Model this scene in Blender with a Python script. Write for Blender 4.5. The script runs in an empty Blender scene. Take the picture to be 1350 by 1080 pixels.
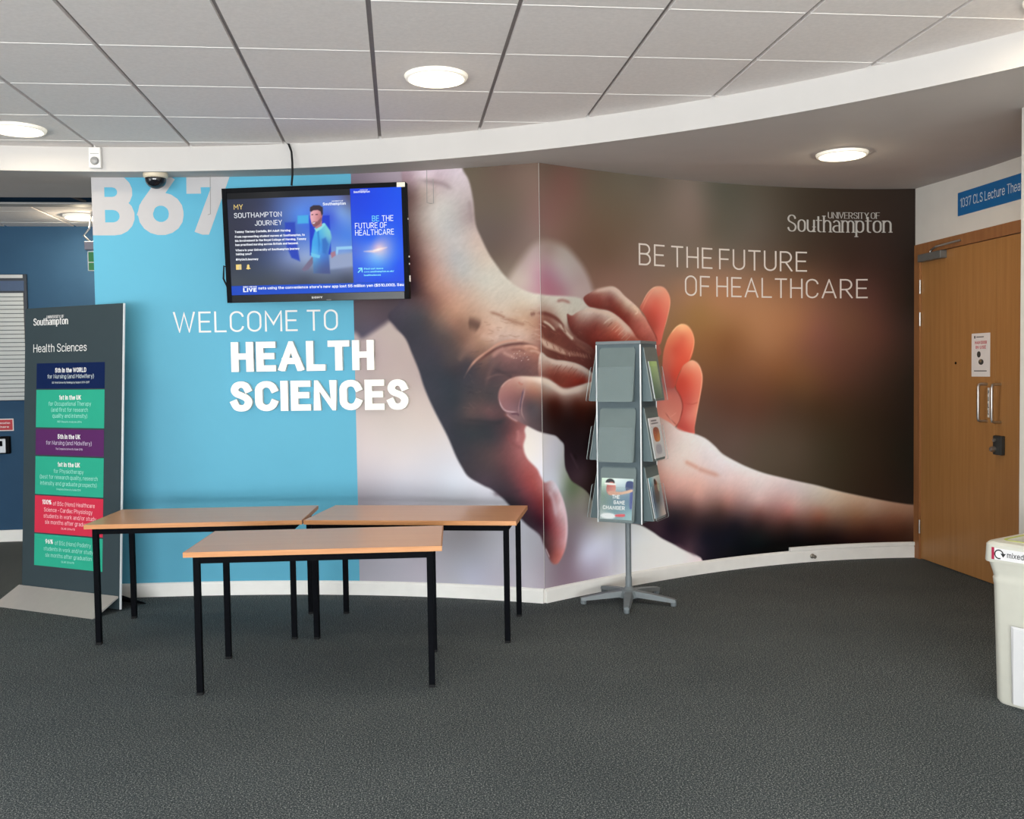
import bpy, bmesh, math, random
import numpy as np
from mathutils import Matrix, Vector
random.seed(7)
C = bpy.context.scene.collection
PI = math.pi

# ------------------------------------------------------------------ camera, light, exposure
sc = bpy.context.scene
cam_d = bpy.data.cameras.new('camera')
cam = bpy.data.objects.new('camera', cam_d); C.objects.link(cam)
F_PX, PITCH, ROLL, YAW = 1265.06, 0.041455, -0.01496, 0.115561
cam_d.sensor_width = 36.0; cam_d.lens = 36.0*F_PX/1350.0; cam_d.clip_start = 0.05
_fw = Vector((math.sin(YAW)*math.cos(PITCH), math.cos(YAW)*math.cos(PITCH), -math.sin(PITCH)))
_rt = Vector((math.cos(YAW), -math.sin(YAW), 0)); _up = _rt.cross(_fw)
_r2 = math.cos(ROLL)*_rt+math.sin(ROLL)*_up; _u2 = -math.sin(ROLL)*_rt+math.cos(ROLL)*_up
cam.matrix_world = Matrix(((_r2.x,_u2.x,-_fw.x,0),(_r2.y,_u2.y,-_fw.y,0),(_r2.z,_u2.z,-_fw.z,1.5),(0,0,0,1)))
sc.camera = cam
sc.view_settings.view_transform = 'Standard'; sc.view_settings.look = 'None'
sc.view_settings.gamma = 1.0; sc.view_settings.use_curve_mapping = False
sc.view_settings.exposure = 0.0
world = bpy.data.worlds.new('daylight'); sc.world = world; world.use_nodes = True
bg = world.node_tree.nodes['Background']; bg.inputs[0].default_value = (0.80, 0.90, 1.0, 1); bg.inputs[1].default_value = 1.0
def area(name, loc, direction, sx, sy, power, col):
    l = bpy.data.lights.new(name, 'AREA'); l.shape = 'RECTANGLE'; l.size = sx; l.size_y = sy; l.energy = power; l.color = col
    o = bpy.data.objects.new(name, l); C.objects.link(o); o.location = loc
    o.rotation_euler = Vector(direction).to_track_quat('-Z', 'Z').to_euler()
    return o
# daylight through the glazing behind the camera and along the left side of the foyer
area('daylight_rear_window', (-2.0, -4.25, 1.25), (0, 1, 0), 8.2, 2.2, 600, (0.94, 0.98, 1.0))
area('daylight_side_window', (-6.75, 1.2, 1.25), (1, 0, 0), 7.0, 2.2, 120, (0.94, 0.98, 1.0))
# added fill lamps outside, aimed up through the windows to brighten the ceiling
area('added_fill_rear', (-2.0, -6.2, 0.0), (0, 0.75, 0.66), 8.2, 2.6, 1540, (1.0, 0.96, 0.92))
area('added_fill_side', (-8.7, 1.2, 0.0), (0.75, 0, 0.66), 7.0, 2.6, 280, (1.0, 0.96, 0.92))

# ------------------------------------------------------------------ helpers
def tag(o, label=None, cat=None, group=None, kind=None):
    if label: o['label'] = label
    if cat: o['category'] = cat
    if group: o['group'] = group
    if kind: o['kind'] = kind
    return o
def empty(name, loc, rz=0.0, label=None, cat=None, group=None, kind=None):
    o = bpy.data.objects.new(name, None); C.objects.link(o); o.location = loc; o.rotation_euler = (0, 0, rz)
    o.empty_display_size = 0.1
    return tag(o, label, cat, group, kind)
class MB:
    def __init__(s): s.v = []; s.f = []; s.m = []
    def add(s, V, F, mi=0):
        b = len(s.v); s.v += [tuple(p) for p in V]; s.f += [tuple(i+b for i in f) for f in F]; s.m += [mi]*len(F)
        return s
    def box(s, x0, x1, y0, y1, z0, z1, mi=0, bev=0.0, M=None):
        if bev > 0:
            bm = bmesh.new(); bmesh.ops.create_cube(bm, size=1.0)
            for v in bm.verts: v.co = Vector((x0+(v.co.x+.5)*(x1-x0), y0+(v.co.y+.5)*(y1-y0), z0+(v.co.z+.5)*(z1-z0)))
            bmesh.ops.bevel(bm, geom=list(bm.edges), offset=bev, segments=2, affect='EDGES', profile=.5)
            bm.verts.index_update(); V = [v.co.copy() for v in bm.verts]; F = [[v.index for v in f.verts] for f in bm.faces]; bm.free()
        else:
            V = [Vector(p) for p in ((x0,y0,z0),(x1,y0,z0),(x1,y1,z0),(x0,y1,z0),(x0,y0,z1),(x1,y0,z1),(x1,y1,z1),(x0,y1,z1))]
            F = [(0,3,2,1),(4,5,6,7),(0,1,5,4),(1,2,6,5),(2,3,7,6),(3,0,4,7)]
        if M is not None: V = [M @ v for v in V]
        return s.add(V, F, mi)
    def prism(s, poly, z0, z1, mi=0, M=None):
        n = len(poly); V = [Vector((x, y, z0)) for x, y in poly]+[Vector((x, y, z1)) for x, y in poly]
        F = [tuple(range(n-1, -1, -1)), tuple(range(n, 2*n))]+[(i, (i+1) % n, (i+1) % n+n, i+n) for i in range(n)]
        if M is not None: V = [M @ v for v in V]
        return s.add(V, F, mi)
    def loft(s, rings, mi=0, cap0=True, cap1=True):
        n = len(rings[0]); V = [p for r in rings for p in r]; F = []
        for k in range(len(rings)-1):
            for i in range(n): F.append((k*n+i, k*n+(i+1) % n, (k+1)*n+(i+1) % n, (k+1)*n+i))
        if cap0: F.append(tuple(range(n-1, -1, -1)))
        if cap1: F.append(tuple((len(rings)-1)*n+i for i in range(n)))
        return s.add(V, F, mi)
    def lathe(s, prof, n=32, mi=0, M=None):
        R = []
        for r, z in prof:
            ring = [Vector((max(r, 1e-4)*math.cos(2*PI*i/n), max(r, 1e-4)*math.sin(2*PI*i/n), z)) for i in range(n)]
            R.append([M @ p for p in ring] if M is not None else ring)
        return s.loft(R, mi)
    def tube(s, pts, r, n=10, mi=0):
        pts = [Vector(p) for p in pts]; R = []; prev = None
        for i, p in enumerate(pts):
            t = (pts[min(i+1, len(pts)-1)]-pts[max(i-1, 0)]).normalized()
            if prev is None:
                a = Vector((0, 0, 1)) if abs(t.z) < .9 else Vector((1, 0, 0)); u = t.cross(a).normalized()
            else: u = (prev-t*prev.dot(t)).normalized()
            prev = u; w = t.cross(u)
            R.append([p+r*(math.cos(2*PI*k/n)*u+math.sin(2*PI*k/n)*w) for k in range(n)])
        return s.loft(R, mi)
    def build(s, name, mats, parent=None, smooth=False, fix=True):
        me = bpy.data.meshes.new(name); me.from_pydata(s.v, [], s.f)
        mats = mats if isinstance(mats, (list, tuple)) else [mats]
        for m in mats: me.materials.append(m)
        me.polygons.foreach_set('material_index', s.m)
        if fix:
            bm = bmesh.new(); bm.from_mesh(me); bmesh.ops.recalc_face_normals(bm, faces=bm.faces); bm.to_mesh(me); bm.free()
        if smooth:
            me.polygons.foreach_set('use_smooth', [True]*len(me.polygons))
            me.set_sharp_from_angle(angle=math.radians(35))
        me.update()
        o = bpy.data.objects.new(name, me); C.objects.link(o)
        if parent is not None: o.parent = parent
        return o
def copy_tree(o, parent=None):
    c = o.copy(); C.objects.link(c)
    if parent is not None: c.parent = parent
    for ch in list(o.children): copy_tree(ch, c)
    return c

# ------------------------------------------------------------------ materials
def L(r, g, b):
    f = lambda c: c/12.92 if c <= .04045 else ((c+.055)/1.055)**2.4
    return (f(r/255), f(g/255), f(b/255))
def mat(name, col, rough=.5, metal=0.0, spec=.5, noise=0.0, scale=20.0, bump=0.0, emit=None, es=0.0, coat=0.0):
    m = bpy.data.materials.new(name); m.use_nodes = True; nt = m.node_tree; b = nt.nodes['Principled BSDF']
    b.inputs['Base Color'].default_value = (*col, 1); b.inputs['Roughness'].default_value = rough
    b.inputs['Metallic'].default_value = metal; b.inputs['Specular IOR Level'].default_value = spec
    b.inputs['Coat Weight'].default_value = coat
    if emit: b.inputs['Emission Color'].default_value = (*emit, 1); b.inputs['Emission Strength'].default_value = es
    tc = nt.nodes.new('ShaderNodeTexCoord'); n = nt.nodes.new('ShaderNodeTexNoise'); n.inputs['Scale'].default_value = scale; n.inputs['Detail'].default_value = 3
    nt.links.new(tc.outputs['Object'], n.inputs['Vector'])
    if noise > 0:
        r = nt.nodes.new('ShaderNodeValToRGB')
        r.color_ramp.elements[0].position = .3; r.color_ramp.elements[1].position = .7
        r.color_ramp.elements[0].color = (*[c*(1-noise) for c in col], 1); r.color_ramp.elements[1].color = (*[min(1, c*(1+noise)) for c in col], 1)
        nt.links.new(n.outputs['Fac'], r.inputs[0]); nt.links.new(r.outputs[0], b.inputs['Base Color'])
    if bump > 0:
        bp = nt.nodes.new('ShaderNodeBump'); bp.inputs['Strength'].default_value = bump; bp.inputs['Distance'].default_value = .004
        nt.links.new(n.outputs['Fac'], bp.inputs['Height']); nt.links.new(bp.outputs[0], b.inputs['Normal'])
    return m
def wood(name, c0, c1, axis_scale, rough=.4, spec=.4):
    m = bpy.data.materials.new(name); m.use_nodes = True; nt = m.node_tree; b = nt.nodes['Principled BSDF']
    b.inputs['Roughness'].default_value = rough; b.inputs['Specular IOR Level'].default_value = spec
    tc = nt.nodes.new('ShaderNodeTexCoord'); mp = nt.nodes.new('ShaderNodeMapping'); mp.inputs['Scale'].default_value = axis_scale
    n = nt.nodes.new('ShaderNodeTexNoise'); n.inputs['Scale'].default_value = 1.0; n.inputs['Detail'].default_value = 5; n.inputs['Roughness'].default_value = .6
    r = nt.nodes.new('ShaderNodeValToRGB'); r.color_ramp.elements[0].position = .35; r.color_ramp.elements[1].position = .68
    r.color_ramp.elements[0].color = (*c0, 1); r.color_ramp.elements[1].color = (*c1, 1)
    nt.links.new(tc.outputs['Object'], mp.inputs[0]); nt.links.new(mp.outputs[0], n.inputs['Vector'])
    nt.links.new(n.outputs['Fac'], r.inputs[0]); nt.links.new(r.outputs[0], b.inputs['Base Color'])
    return m
def print_mat(name, rough=.45, spec=.3, emit=0.0):
    # ink colours stored as a colour attribute on the printed sheet
    m = bpy.data.materials.new(name); m.use_nodes = True; nt = m.node_tree; b = nt.nodes['Principled BSDF']
    a = nt.nodes.new('ShaderNodeAttribute'); a.attribute_name = 'ink'
    b.inputs['Roughness'].default_value = rough; b.inputs['Specular IOR Level'].default_value = spec
    if emit > 0:
        b.inputs['Base Color'].default_value = (.01, .01, .01, 1)
        nt.links.new(a.outputs['Color'], b.inputs['Emission Color']); b.inputs['Emission Strength'].default_value = emit
    else: nt.links.new(a.outputs['Color'], b.inputs['Base Color'])
    return m
def clear(name, col=(.9, .95, .95), amount=.82, rough=.05):
    # thin clear acrylic: mostly see-through with a gloss coat
    m = bpy.data.materials.new(name); m.use_nodes = True; nt = m.node_tree
    for n in list(nt.nodes): nt.nodes.remove(n)
    out = nt.nodes.new('ShaderNodeOutputMaterial'); mx = nt.nodes.new('ShaderNodeMixShader'); t = nt.nodes.new('ShaderNodeBsdfTransparent')
    g = nt.nodes.new('ShaderNodeBsdfPrincipled'); g.inputs['Base Color'].default_value = (*col, 1); g.inputs['Roughness'].default_value = rough
    t.inputs[0].default_value = (.985, .995, .995, 1); mx.inputs[0].default_value = 1-amount
    nt.links.new(t.outputs[0], mx.inputs[1]); nt.links.new(g.outputs[0], mx.inputs[2]); nt.links.new(mx.outputs[0], out.inputs[0])
    return m
M_WALL = mat('white_emulsion', (.74, .72, .69), .75, spec=.2, noise=.02, scale=6)
M_WALLR = mat('magnolia_emulsion', (.76, .73, .68), .75, spec=.2, noise=.02, scale=6)
M_BLUEW = mat('blue_emulsion', (.024, .070, .138), .6, spec=.15, noise=.04, scale=5)
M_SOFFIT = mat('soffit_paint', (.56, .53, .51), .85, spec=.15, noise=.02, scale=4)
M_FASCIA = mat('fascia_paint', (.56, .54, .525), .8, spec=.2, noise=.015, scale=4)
M_SKIRT = mat('skirting_gloss', (.88, .87, .84), .35, spec=.4, noise=.03, scale=9)
M_BLACK = mat('black_steel', (.003, .0035, .005), .7, spec=.04, noise=.2, scale=60)
M_RUBBER = mat('black_rubber', (.012, .012, .013), .8, spec=.2, noise=.2, scale=80)
M_VOID = mat('dark_void', (.012, .013, .015), .95, spec=.05, noise=.3, scale=5)
M_STEEL = mat('brushed_steel', (.55, .54, .52), .3, metal=1.0, noise=.06, scale=90)
M_WHITEP = mat('white_plastic', (.78, .77, .74), .4, noise=.02, scale=30)
M_TEXT = mat('white_lettering', (.80, .79, .78), .5, spec=.25, noise=.01, scale=10)
M_RAISED = mat('cream_white_lettering', (.93, .92, .88), .55, spec=.25, noise=.01, scale=10)
# ------------------------------------------------------------------ stroke lettering
def arc(cx, cy, rx, ry, a0, a1, n=9):
    return [(cx+rx*math.cos(math.radians(a0+(a1-a0)*i/n)), cy+ry*math.sin(math.radians(a0+(a1-a0)*i/n))) for i in range(n+1)]
def bowl(x0, x1, y0, y1, rx=None):      # right-hand bowl closed on a stem at x0
    ry = (y1-y0)/2; rx = rx or min(x1-x0, ry*.9)
    return [(x0, y1)]+arc(x1-rx, (y0+y1)/2, rx, ry, 90, -90)+[(x0, y0)]
def stad(x0, x1, y0, y1):               # upright rounded O
    r = (x1-x0)/2; c = (x0+x1)/2; q = min(r*1.05, (y1-y0)/2)
    return arc(c, y1-q, r, q, 0, 180)+arc(c, y0+q, r, q, 180, 360)+[(x1, y1-q)]
XH = .72
def cr(pts, n=5, closed=True):
    p = np.array(pts, float); N = len(p); out = []
    for i in range(N if closed else N-1):
        if closed: a, b, c, d = p[i-1], p[i], p[(i+1) % N], p[(i+2) % N]
        else: a, b, c, d = p[max(i-1, 0)], p[i], p[i+1], p[min(i+2, N-1)]
        t = np.linspace(0, 1, n, endpoint=False)[:, None]
        out.append(.5*((2*b)+(-a+c)*t+(2*a-5*b+4*c-d)*t**2+(-a+3*b-3*c+d)*t**3))
    out = np.concatenate(out)
    return out if closed else np.vstack([out, p[-1]])
def sm(*p):                              # smooth open curve through points
    return [tuple(q) for q in cr(p, 4, False)]
S_UP = ((.47,.80),(.40,.94),(.25,1.0),(.09,.94),(.02,.77),(.09,.62),(.25,.535),(.42,.43),(.5,.265),(.42,.06),(.25,0),(.09,.05),(.01,.21))
def glyph(c):
    """advance box width and strokes of one character, cap height 1"""
    g = {
    'A': (.62, [[(0,0),(.31,1),(.62,0)], [(.115,.3),(.505,.3)]]), 'B': (.52, [[(0,0),(0,1)], bowl(0,.49,.53,1), bowl(0,.52,0,.53)]),
    'C': (.53, [arc(.265,.735,.265,.265,12,180)+arc(.265,.265,.265,.265,180,348)]), 'D': (.54, [[(0,0),(0,1)], [(0,1),(.26,1)]+arc(.27,.72,.27,.28,90,0)+arc(.27,.28,.27,.28,0,-90)+[(0,0)]]),
    'E': (.45, [[(0,0),(0,1)], [(0,1),(.45,1)], [(0,.52),(.4,.52)], [(0,0),(.45,0)]]), 'F': (.44, [[(0,0),(0,1)], [(0,1),(.44,1)], [(0,.5),(.39,.5)]]),
    'G': (.54, [arc(.27,.73,.27,.27,15,180)+arc(.27,.27,.27,.27,180,360)+[(.54,.48),(.3,.48)]]), 'H': (.53, [[(0,0),(0,1)], [(.53,0),(.53,1)], [(0,.52),(.53,.52)]]),
    'I': (0, [[(0,0),(0,1)]]), 'J': (.4, [[(.4,1),(.4,.22)]+arc(.2,.22,.2,.22,0,-180)]), 'K': (.54, [[(0,0),(0,1)], [(.5,1),(0,.4)], [(.16,.58),(.54,0)]]),
    'L': (.44, [[(0,1),(0,0),(.44,0)]]), 'M': (.68, [[(0,0),(0,1),(.34,.35),(.68,1),(.68,0)]]), 'N': (.56, [[(0,0),(0,1),(.56,0),(.56,1)]]),
    'O': (.54, [stad(0,.54,0,1)]), 'P': (.5, [[(0,0),(0,1)], bowl(0,.5,.43,1)]), 'Q': (.54, [stad(0,.54,0,1), [(.32,.2),(.58,-.06)]]),
    'R': (.52, [[(0,0),(0,1)], bowl(0,.5,.45,1), [(.24,.45),(.52,0)]]),
    'S': (.5, [sm(*S_UP)]),
    'T': (.52, [[(0,1),(.52,1)], [(.26,0),(.26,1)]]), 'U': (.53, [[(0,1),(0,.26)]+arc(.265,.265,.265,.265,180,360)+[(.53,1)]]), 'V': (.58, [[(0,1),(.29,0),(.58,1)]]),
    'W': (.86, [[(0,1),(.22,0),(.43,.95),(.64,0),(.86,1)]]), 'X': (.54, [[(0,0),(.54,1)], [(0,1),(.54,0)]]), 'Y': (.54, [[(0,1),(.27,.45),(.54,1)], [(.27,0),(.27,.45)]]), 'Z': (.5, [[(0,1),(.5,1),(0,0),(.5,0)]]),
    '0': (.5, [stad(0,.5,0,1)]), '1': (.22, [[(0,.78),(.22,1),(.22,0)]]), '2': (.48, [arc(.24,.75,.24,.25,165,-25)+[(0,0),(.48,0)]]), '3': (.48, [arc(.23,.765,.22,.235,150,-80)+arc(.24,.265,.24,.265,80,-155)]),
    '4': (.52, [[(.36,1),(0,.26),(.52,.26)], [(.38,0),(.38,.55)]]), '5': (.48, [[(.44,1),(.05,1),(.03,.55)]+sm((.03,.55),(.22,.63),(.40,.55),(.48,.33),(.40,.08),(.22,0),(.07,.05),(0,.18))[1:]]),
    '6': (.54, [stad(0,.54,0,.62), [(.005,.36),(.05,.50),(.36,1)]]), '7': (.5, [[(0,.86),(0,1),(.5,1),(.16,0)]]), '8': (.5, [stad(.02,.48,.53,1), stad(0,.5,0,.53)]), '9': (.5, [stad(0,.5,.38,1), [(.49,.6),(.16,0)]]),
    'a': (.4, [arc(.2,.52,.19,.2,150,0)+[(.4,0)], arc(.2,.2,.2,.2,90,270)+[(.4,0)], [(.2,.4),(.4,.4)]]), 'b': (.42, [[(0,0),(0,1)], stad(0,.42,0,XH)]), 'c': (.38, [arc(.2,.5,.2,.22,20,180)+arc(.2,.22,.2,.22,180,340)]),
    'd': (.42, [[(.42,0),(.42,1)], stad(0,.42,0,XH)]), 'e': (.42, [[(0,.37),(.42,.37)]+arc(.21,.5,.21,.22,0,180)+arc(.21,.22,.21,.22,180,330)]), 'f': (.28, [arc(.28,.85,.16,.15,90,180)+[(.12,0)], [(0,XH),(.28,XH)]]),
    'g': (.42, [[(.42,XH),(.42,-.05)]+arc(.21,-.06,.21,.2,0,-150), stad(0,.42,0,XH)]), 'h': (.41, [[(0,0),(0,1)], [(0,.5)]+arc(.205,.5,.205,.22,180,0)+[(.41,0)]]), 'i': (0, [[(0,0),(0,XH)], [(0,.93),(0,1)]]), 'j': (.1, [[(.1,XH),(.1,-.1)]+arc(0,-.12,.1,.12,0,-90), [(.1,.93),(.1,1)]]),
    'k': (.4, [[(0,0),(0,1)], [(.36,XH),(0,.3)], [(.12,.42),(.4,0)]]), 'l': (.06, [[(0,1),(0,.05),(.06,0)]]), 'm': (.68, [[(0,0),(0,XH)], [(0,.52)]+arc(.17,.53,.17,.19,180,0)+[(.34,0)], [(.34,.52)]+arc(.51,.53,.17,.19,180,0)+[(.68,0)]]),
    'n': (.41, [[(0,0),(0,XH)], [(0,.5)]+arc(.205,.5,.205,.22,180,0)+[(.41,0)]]), 'o': (.42, [stad(0,.42,0,XH)]), 'p': (.42, [[(0,-.28),(0,XH)], stad(0,.42,0,XH)]), 'q': (.42, [[(.42,-.28),(.42,XH)], stad(0,.42,0,XH)]),
    'r': (.26, [[(0,0),(0,XH)], [(0,.48)]+arc(.2,.48,.2,.24,180,75)]), 's': (.36, [sm(*[(x*.72, y*.72) for x, y in S_UP])]), 't': (.28, [[(.1,.95),(.1,.14)]+arc(.24,.14,.14,.14,180,270), [(0,XH),(.28,XH)]]),
    'u': (.41, [[(0,XH),(0,.22)]+arc(.205,.22,.205,.22,180,360)+[(.41,XH)], [(.41,0),(.41,.3)]]), 'v': (.42, [[(0,XH),(.21,0),(.42,XH)]]), 'w': (.64, [[(0,XH),(.16,0),(.32,XH*.95),(.48,0),(.64,XH)]]), 'x': (.4, [[(0,0),(.4,XH)], [(0,XH),(.4,0)]]),
    'y': (.42, [[(0,XH),(.21,.02)], [(.42,XH),(.14,-.28)]]), 'z': (.36, [[(0,XH),(.36,XH),(0,0),(.36,0)]]),
    '.': (0, [[(0,0),(0,.06)]]), ',': (.06, [[(.06,.06),(0,-.14)]]), '(': (.14, [arc(.4,.42,.4,.72,125,235)]), ')': (.14, [arc(-.26,.42,.4,.72,55,-55)]), '[': (.14, [[(.14,1.06),(0,1.06),(0,-.2),(.14,-.2)]]), ']': (.14, [[(0,1.06),(.14,1.06),(.14,-.2),(0,-.2)]]),
    '-': (.24, [[(0,.4),(.24,.4)]]), '/': (.34, [[(0,-.08),(.34,1.04)]]), "'": (0, [[(0,1),(0,.8)]]), '?': (.4, [arc(.2,.78,.2,.22,170,-40)+[(.2,.42),(.2,.28)], [(.2,0),(.2,.06)]]),
    '%': (.72, [stad(0,.26,.55,1), stad(.46,.72,0,.45), [(.12,0),(.6,1)]]), '#': (.5, [[(.12,0),(.2,1)], [(.32,0),(.4,1)], [(0,.33),(.47,.33)], [(.04,.67),(.5,.67)]]), '@': (.7, [stad(.2,.48,.25,.7), arc(.35,.45,.35,.5,-60,300)]),
    '$': (.5, [sm(*S_UP), [(.25,-.12),(.25,1.12)]]),
    }
    return g.get(c, (.3, []))
P_SCALE = 1.0
def ribbon(pts, wt, wk, closed=False, cap=True, lo=None, hi=None):
    """quads of a pen stroke; wt = width of horizontal strokes, wk = width of uprights"""
    P = [np.array(p, float) for p in pts]
    Q = [P[0]]
    for p in P[1:]:
        if np.hypot(*(p-Q[-1])) > .012*(P_SCALE if (wt+wk) > .02 else .1): Q.append(p)
    if len(Q) < 2: return []
    n = len(Q); D = [(Q[i+1]-Q[i])/np.hypot(*(Q[i+1]-Q[i])) for i in range(n-1)]
    wid = [(wt+(wk-wt)*abs(d[1]))/2 for d in D]
    loop = np.hypot(*(Q[0]-Q[-1])) < 1e-4
    if cap and not loop:
        Q[0] = Q[0]-D[0]*(wt/2 if abs(D[0][1]) > .5 else wk/2); Q[-1] = Q[-1]+D[-1]*(wt/2 if abs(D[-1][1]) > .5 else wk/2)
    Lp, Rp = [], []
    for i in range(n):
        if 0 < i < n-1:
            t = D[i-1]+D[i]; ln = np.hypot(*t)
            if ln < .25:      # very sharp corner
                t = D[i]; w = wid[i]; k = 1
            else: t = t/ln; w = (wid[i-1]+wid[i])/2; k = min(1/max(abs(t@D[i]), .3), 2.4)
        elif loop:
            t = D[0]+D[-1]; t = t/max(np.hypot(*t), 1e-6); w = (wid[0]+wid[-1])/2; k = 1
        else:
            t = D[0] if i == 0 else D[-1]; w = wid[0] if i == 0 else wid[-1]; k = 1
        nrm = np.array([-t[1], t[0]])*w*k
        Lp.append(Q[i]+nrm); Rp.append(Q[i]-nrm)
    out = [[Rp[i], Rp[i+1], Lp[i+1], Lp[i]] for i in range(n-1)]
    if lo is not None: out = [clip_y(clip_y(q, lo, 1), hi, -1) for q in out]
    return [q for q in out if len(q) > 2]
def clip_y(q, y, s, ax=1):
    r = []
    for i in range(len(q)):
        a, b = q[i-1], q[i]; da, db = s*(a[ax]-y), s*(b[ax]-y)
        if (da >= 0) != (db >= 0): r.append(a+(b-a)*da/(da-db))
        if db >= 0: r.append(b)
    return r
def layout(text, w=.1, space=.3, track=.12, serif=False):
    """list of (char index, quads) in units of the cap height, and the total width"""
    x = 0.0; out = []
    for ci, ch in enumerate(text):
        if ch == ' ': x += space; continue
        gw, st = glyph(ch); k = 1-w if w < .5 else 1
        bold = w > .17
        gws = gw*(1.05 if bold else 1)
        qs = []; wk = w; wt = w*(.42 if serif else (.9 if bold else 1))
        for s in st:
            sp = [(x+w/2+px*((gws-w*.35)/gw if (bold and gw > 0) else 1), (py*(1-wt)+wt/2)) for px, py in s]
            diag = any(abs(sp[i][0]-sp[i+1][0]) > .05 and abs(sp[i][1]-sp[i+1][1]) > .2 for i in range(len(sp)-1))
            lo, hi = (None, None)
            if ch in 'AVWMNKXYvwxyZ' or (ch in 'R674' and diag): lo, hi = (0 if ch != 'y' else -.3), (XH*(1-wt)+wt if ch.islower() and ch != 'k' else 1)
            qs += ribbon(sp, wt, wk, lo=lo, hi=hi, cap=True)
            if serif:
                for e, nb in ((sp[0], sp[1]), (sp[-1], sp[-2])):
                    if abs(e[0]-nb[0]) < .35*abs(e[1]-nb[1]) and len(s) < 6 or (ch in 'hnmu' and e[1] < .1):
                        qs += ribbon([(e[0]-.1, e[1]), (e[0]+.1, e[1])], wt*.8, wt*.8)
        out.append((ci, qs)); x += (gws-w*.35 if bold and gw > 0 else gw)+w+track
    return out, x-track
def subdiv(q, maxlen):
    q = [np.array(p) for p in q]
    if len(q) != 4: return [q]
    L = max(np.hypot(*(q[1]-q[0])), np.hypot(*(q[2]-q[3]))); n = int(L/maxlen)+1
    if n == 1: return [q]
    return [[q[0]+(q[1]-q[0])*i/n, q[0]+(q[1]-q[0])*(i+1)/n, q[3]+(q[2]-q[3])*(i+1)/n, q[3]+(q[2]-q[3])*i/n] for i in range(n)]
def text_quads(text, a, b, cap, w=.1, space=.3, track=.12, serif=False, fit=True):
    """quads in the plane with the baseline running from a to b (b may be None)"""
    lay, W = layout(text, w, space, track, serif); a = np.array(a, float)
    if b is None: ex = np.array([cap, 0.])
    else: b = np.array(b, float); ex = (b-a)/W
    ey = np.array([0, cap])
    return [(ci, [[a+ex*p[0]+ey*p[1] for p in q] for q in qs]) for ci, qs in lay]
_jit = [0]
def add_text(mb, f3, text, a, b, cap, w=.1, lift=.0006, mi=0, maxlen=9, top=None, xlim=None, **kw):
    """f3(x, y, h) -> 3D point"""
    for ci, qs in text_quads(text, a, b, cap, w, **kw):
        for q in qs:
            if top is not None: q = clip_y(q, top, -1)
            if xlim is not None:
                q = clip_y(q, xlim[0], 1, 0)
                if len(q) > 2: q = clip_y(q, xlim[1], -1, 0)
            if len(q) < 3: continue
            _jit[0] = (_jit[0]+1) % 7
            for s in subdiv(q, maxlen):
                h = lift+_jit[0]*.00004
                mb.add([f3(p[0], p[1], h) for p in s], [tuple(range(len(s)))], mi)
def poly_face(mb, f3, pts, lift=.0006, mi=0):
    mb.add([f3(p[0], p[1], lift) for p in pts], [tuple(range(len(pts)))], mi)

# ------------------------------------------------------------------ artwork painter (outlines, colour fields and strokes)
def segdist(q, a, b):
    ab = b-a; t = np.clip(((q-a) @ ab)/max(ab @ ab, 1e-12), 0, 1); d = q-a-t[:, None]*ab
    return np.hypot(d[:, 0], d[:, 1]), t
def field(q, pts, s):
    pts = np.array(pts, float); P = pts[:, :2]; V = pts[:, 2:]; n = len(P)
    if n == 1: return np.zeros((len(q), 3))+V[0]
    m = V.mean(0); D = np.sqrt(((P[:, None]-P[None])**2).sum(-1)+s*s)
    A = np.zeros((n+1, n+1)); A[:n, :n] = -D+np.eye(n)*.25*s; A[:n, n] = 1; A[n, :n] = 1
    W = np.linalg.solve(A, np.vstack([V-m, np.zeros((1, 3))])); c = np.zeros((len(q), 3))+W[n]+m
    for k in range(n): c -= np.sqrt(((q-P[k])**2).sum(1)+s*s)[:, None]*W[k]
    return np.clip(c, np.maximum(V.min(0)-12, 0), np.minimum(V.max(0)+12, 255))
def vnoise(q, s, seed):
    r = np.random.RandomState(seed); T = r.rand(64, 64); p = q/s; i = np.floor(p).astype(int); f = p-i; f = f*f*(3-2*f)
    g = lambda a, b: T[(i[:, 0]+a) % 64, (i[:, 1]+b) % 64]
    return (g(0,0)*(1-f[:,0])*(1-f[:,1])+g(1,0)*f[:,0]*(1-f[:,1])+g(0,1)*(1-f[:,0])*f[:,1]+g(1,1)*f[:,0]*f[:,1])-.5
GRAIN = {'arm1': .07, 'hand2': .04, 'f1': .10, 'f2': .13, 'f3': .13, 'hollow': .1}
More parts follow.
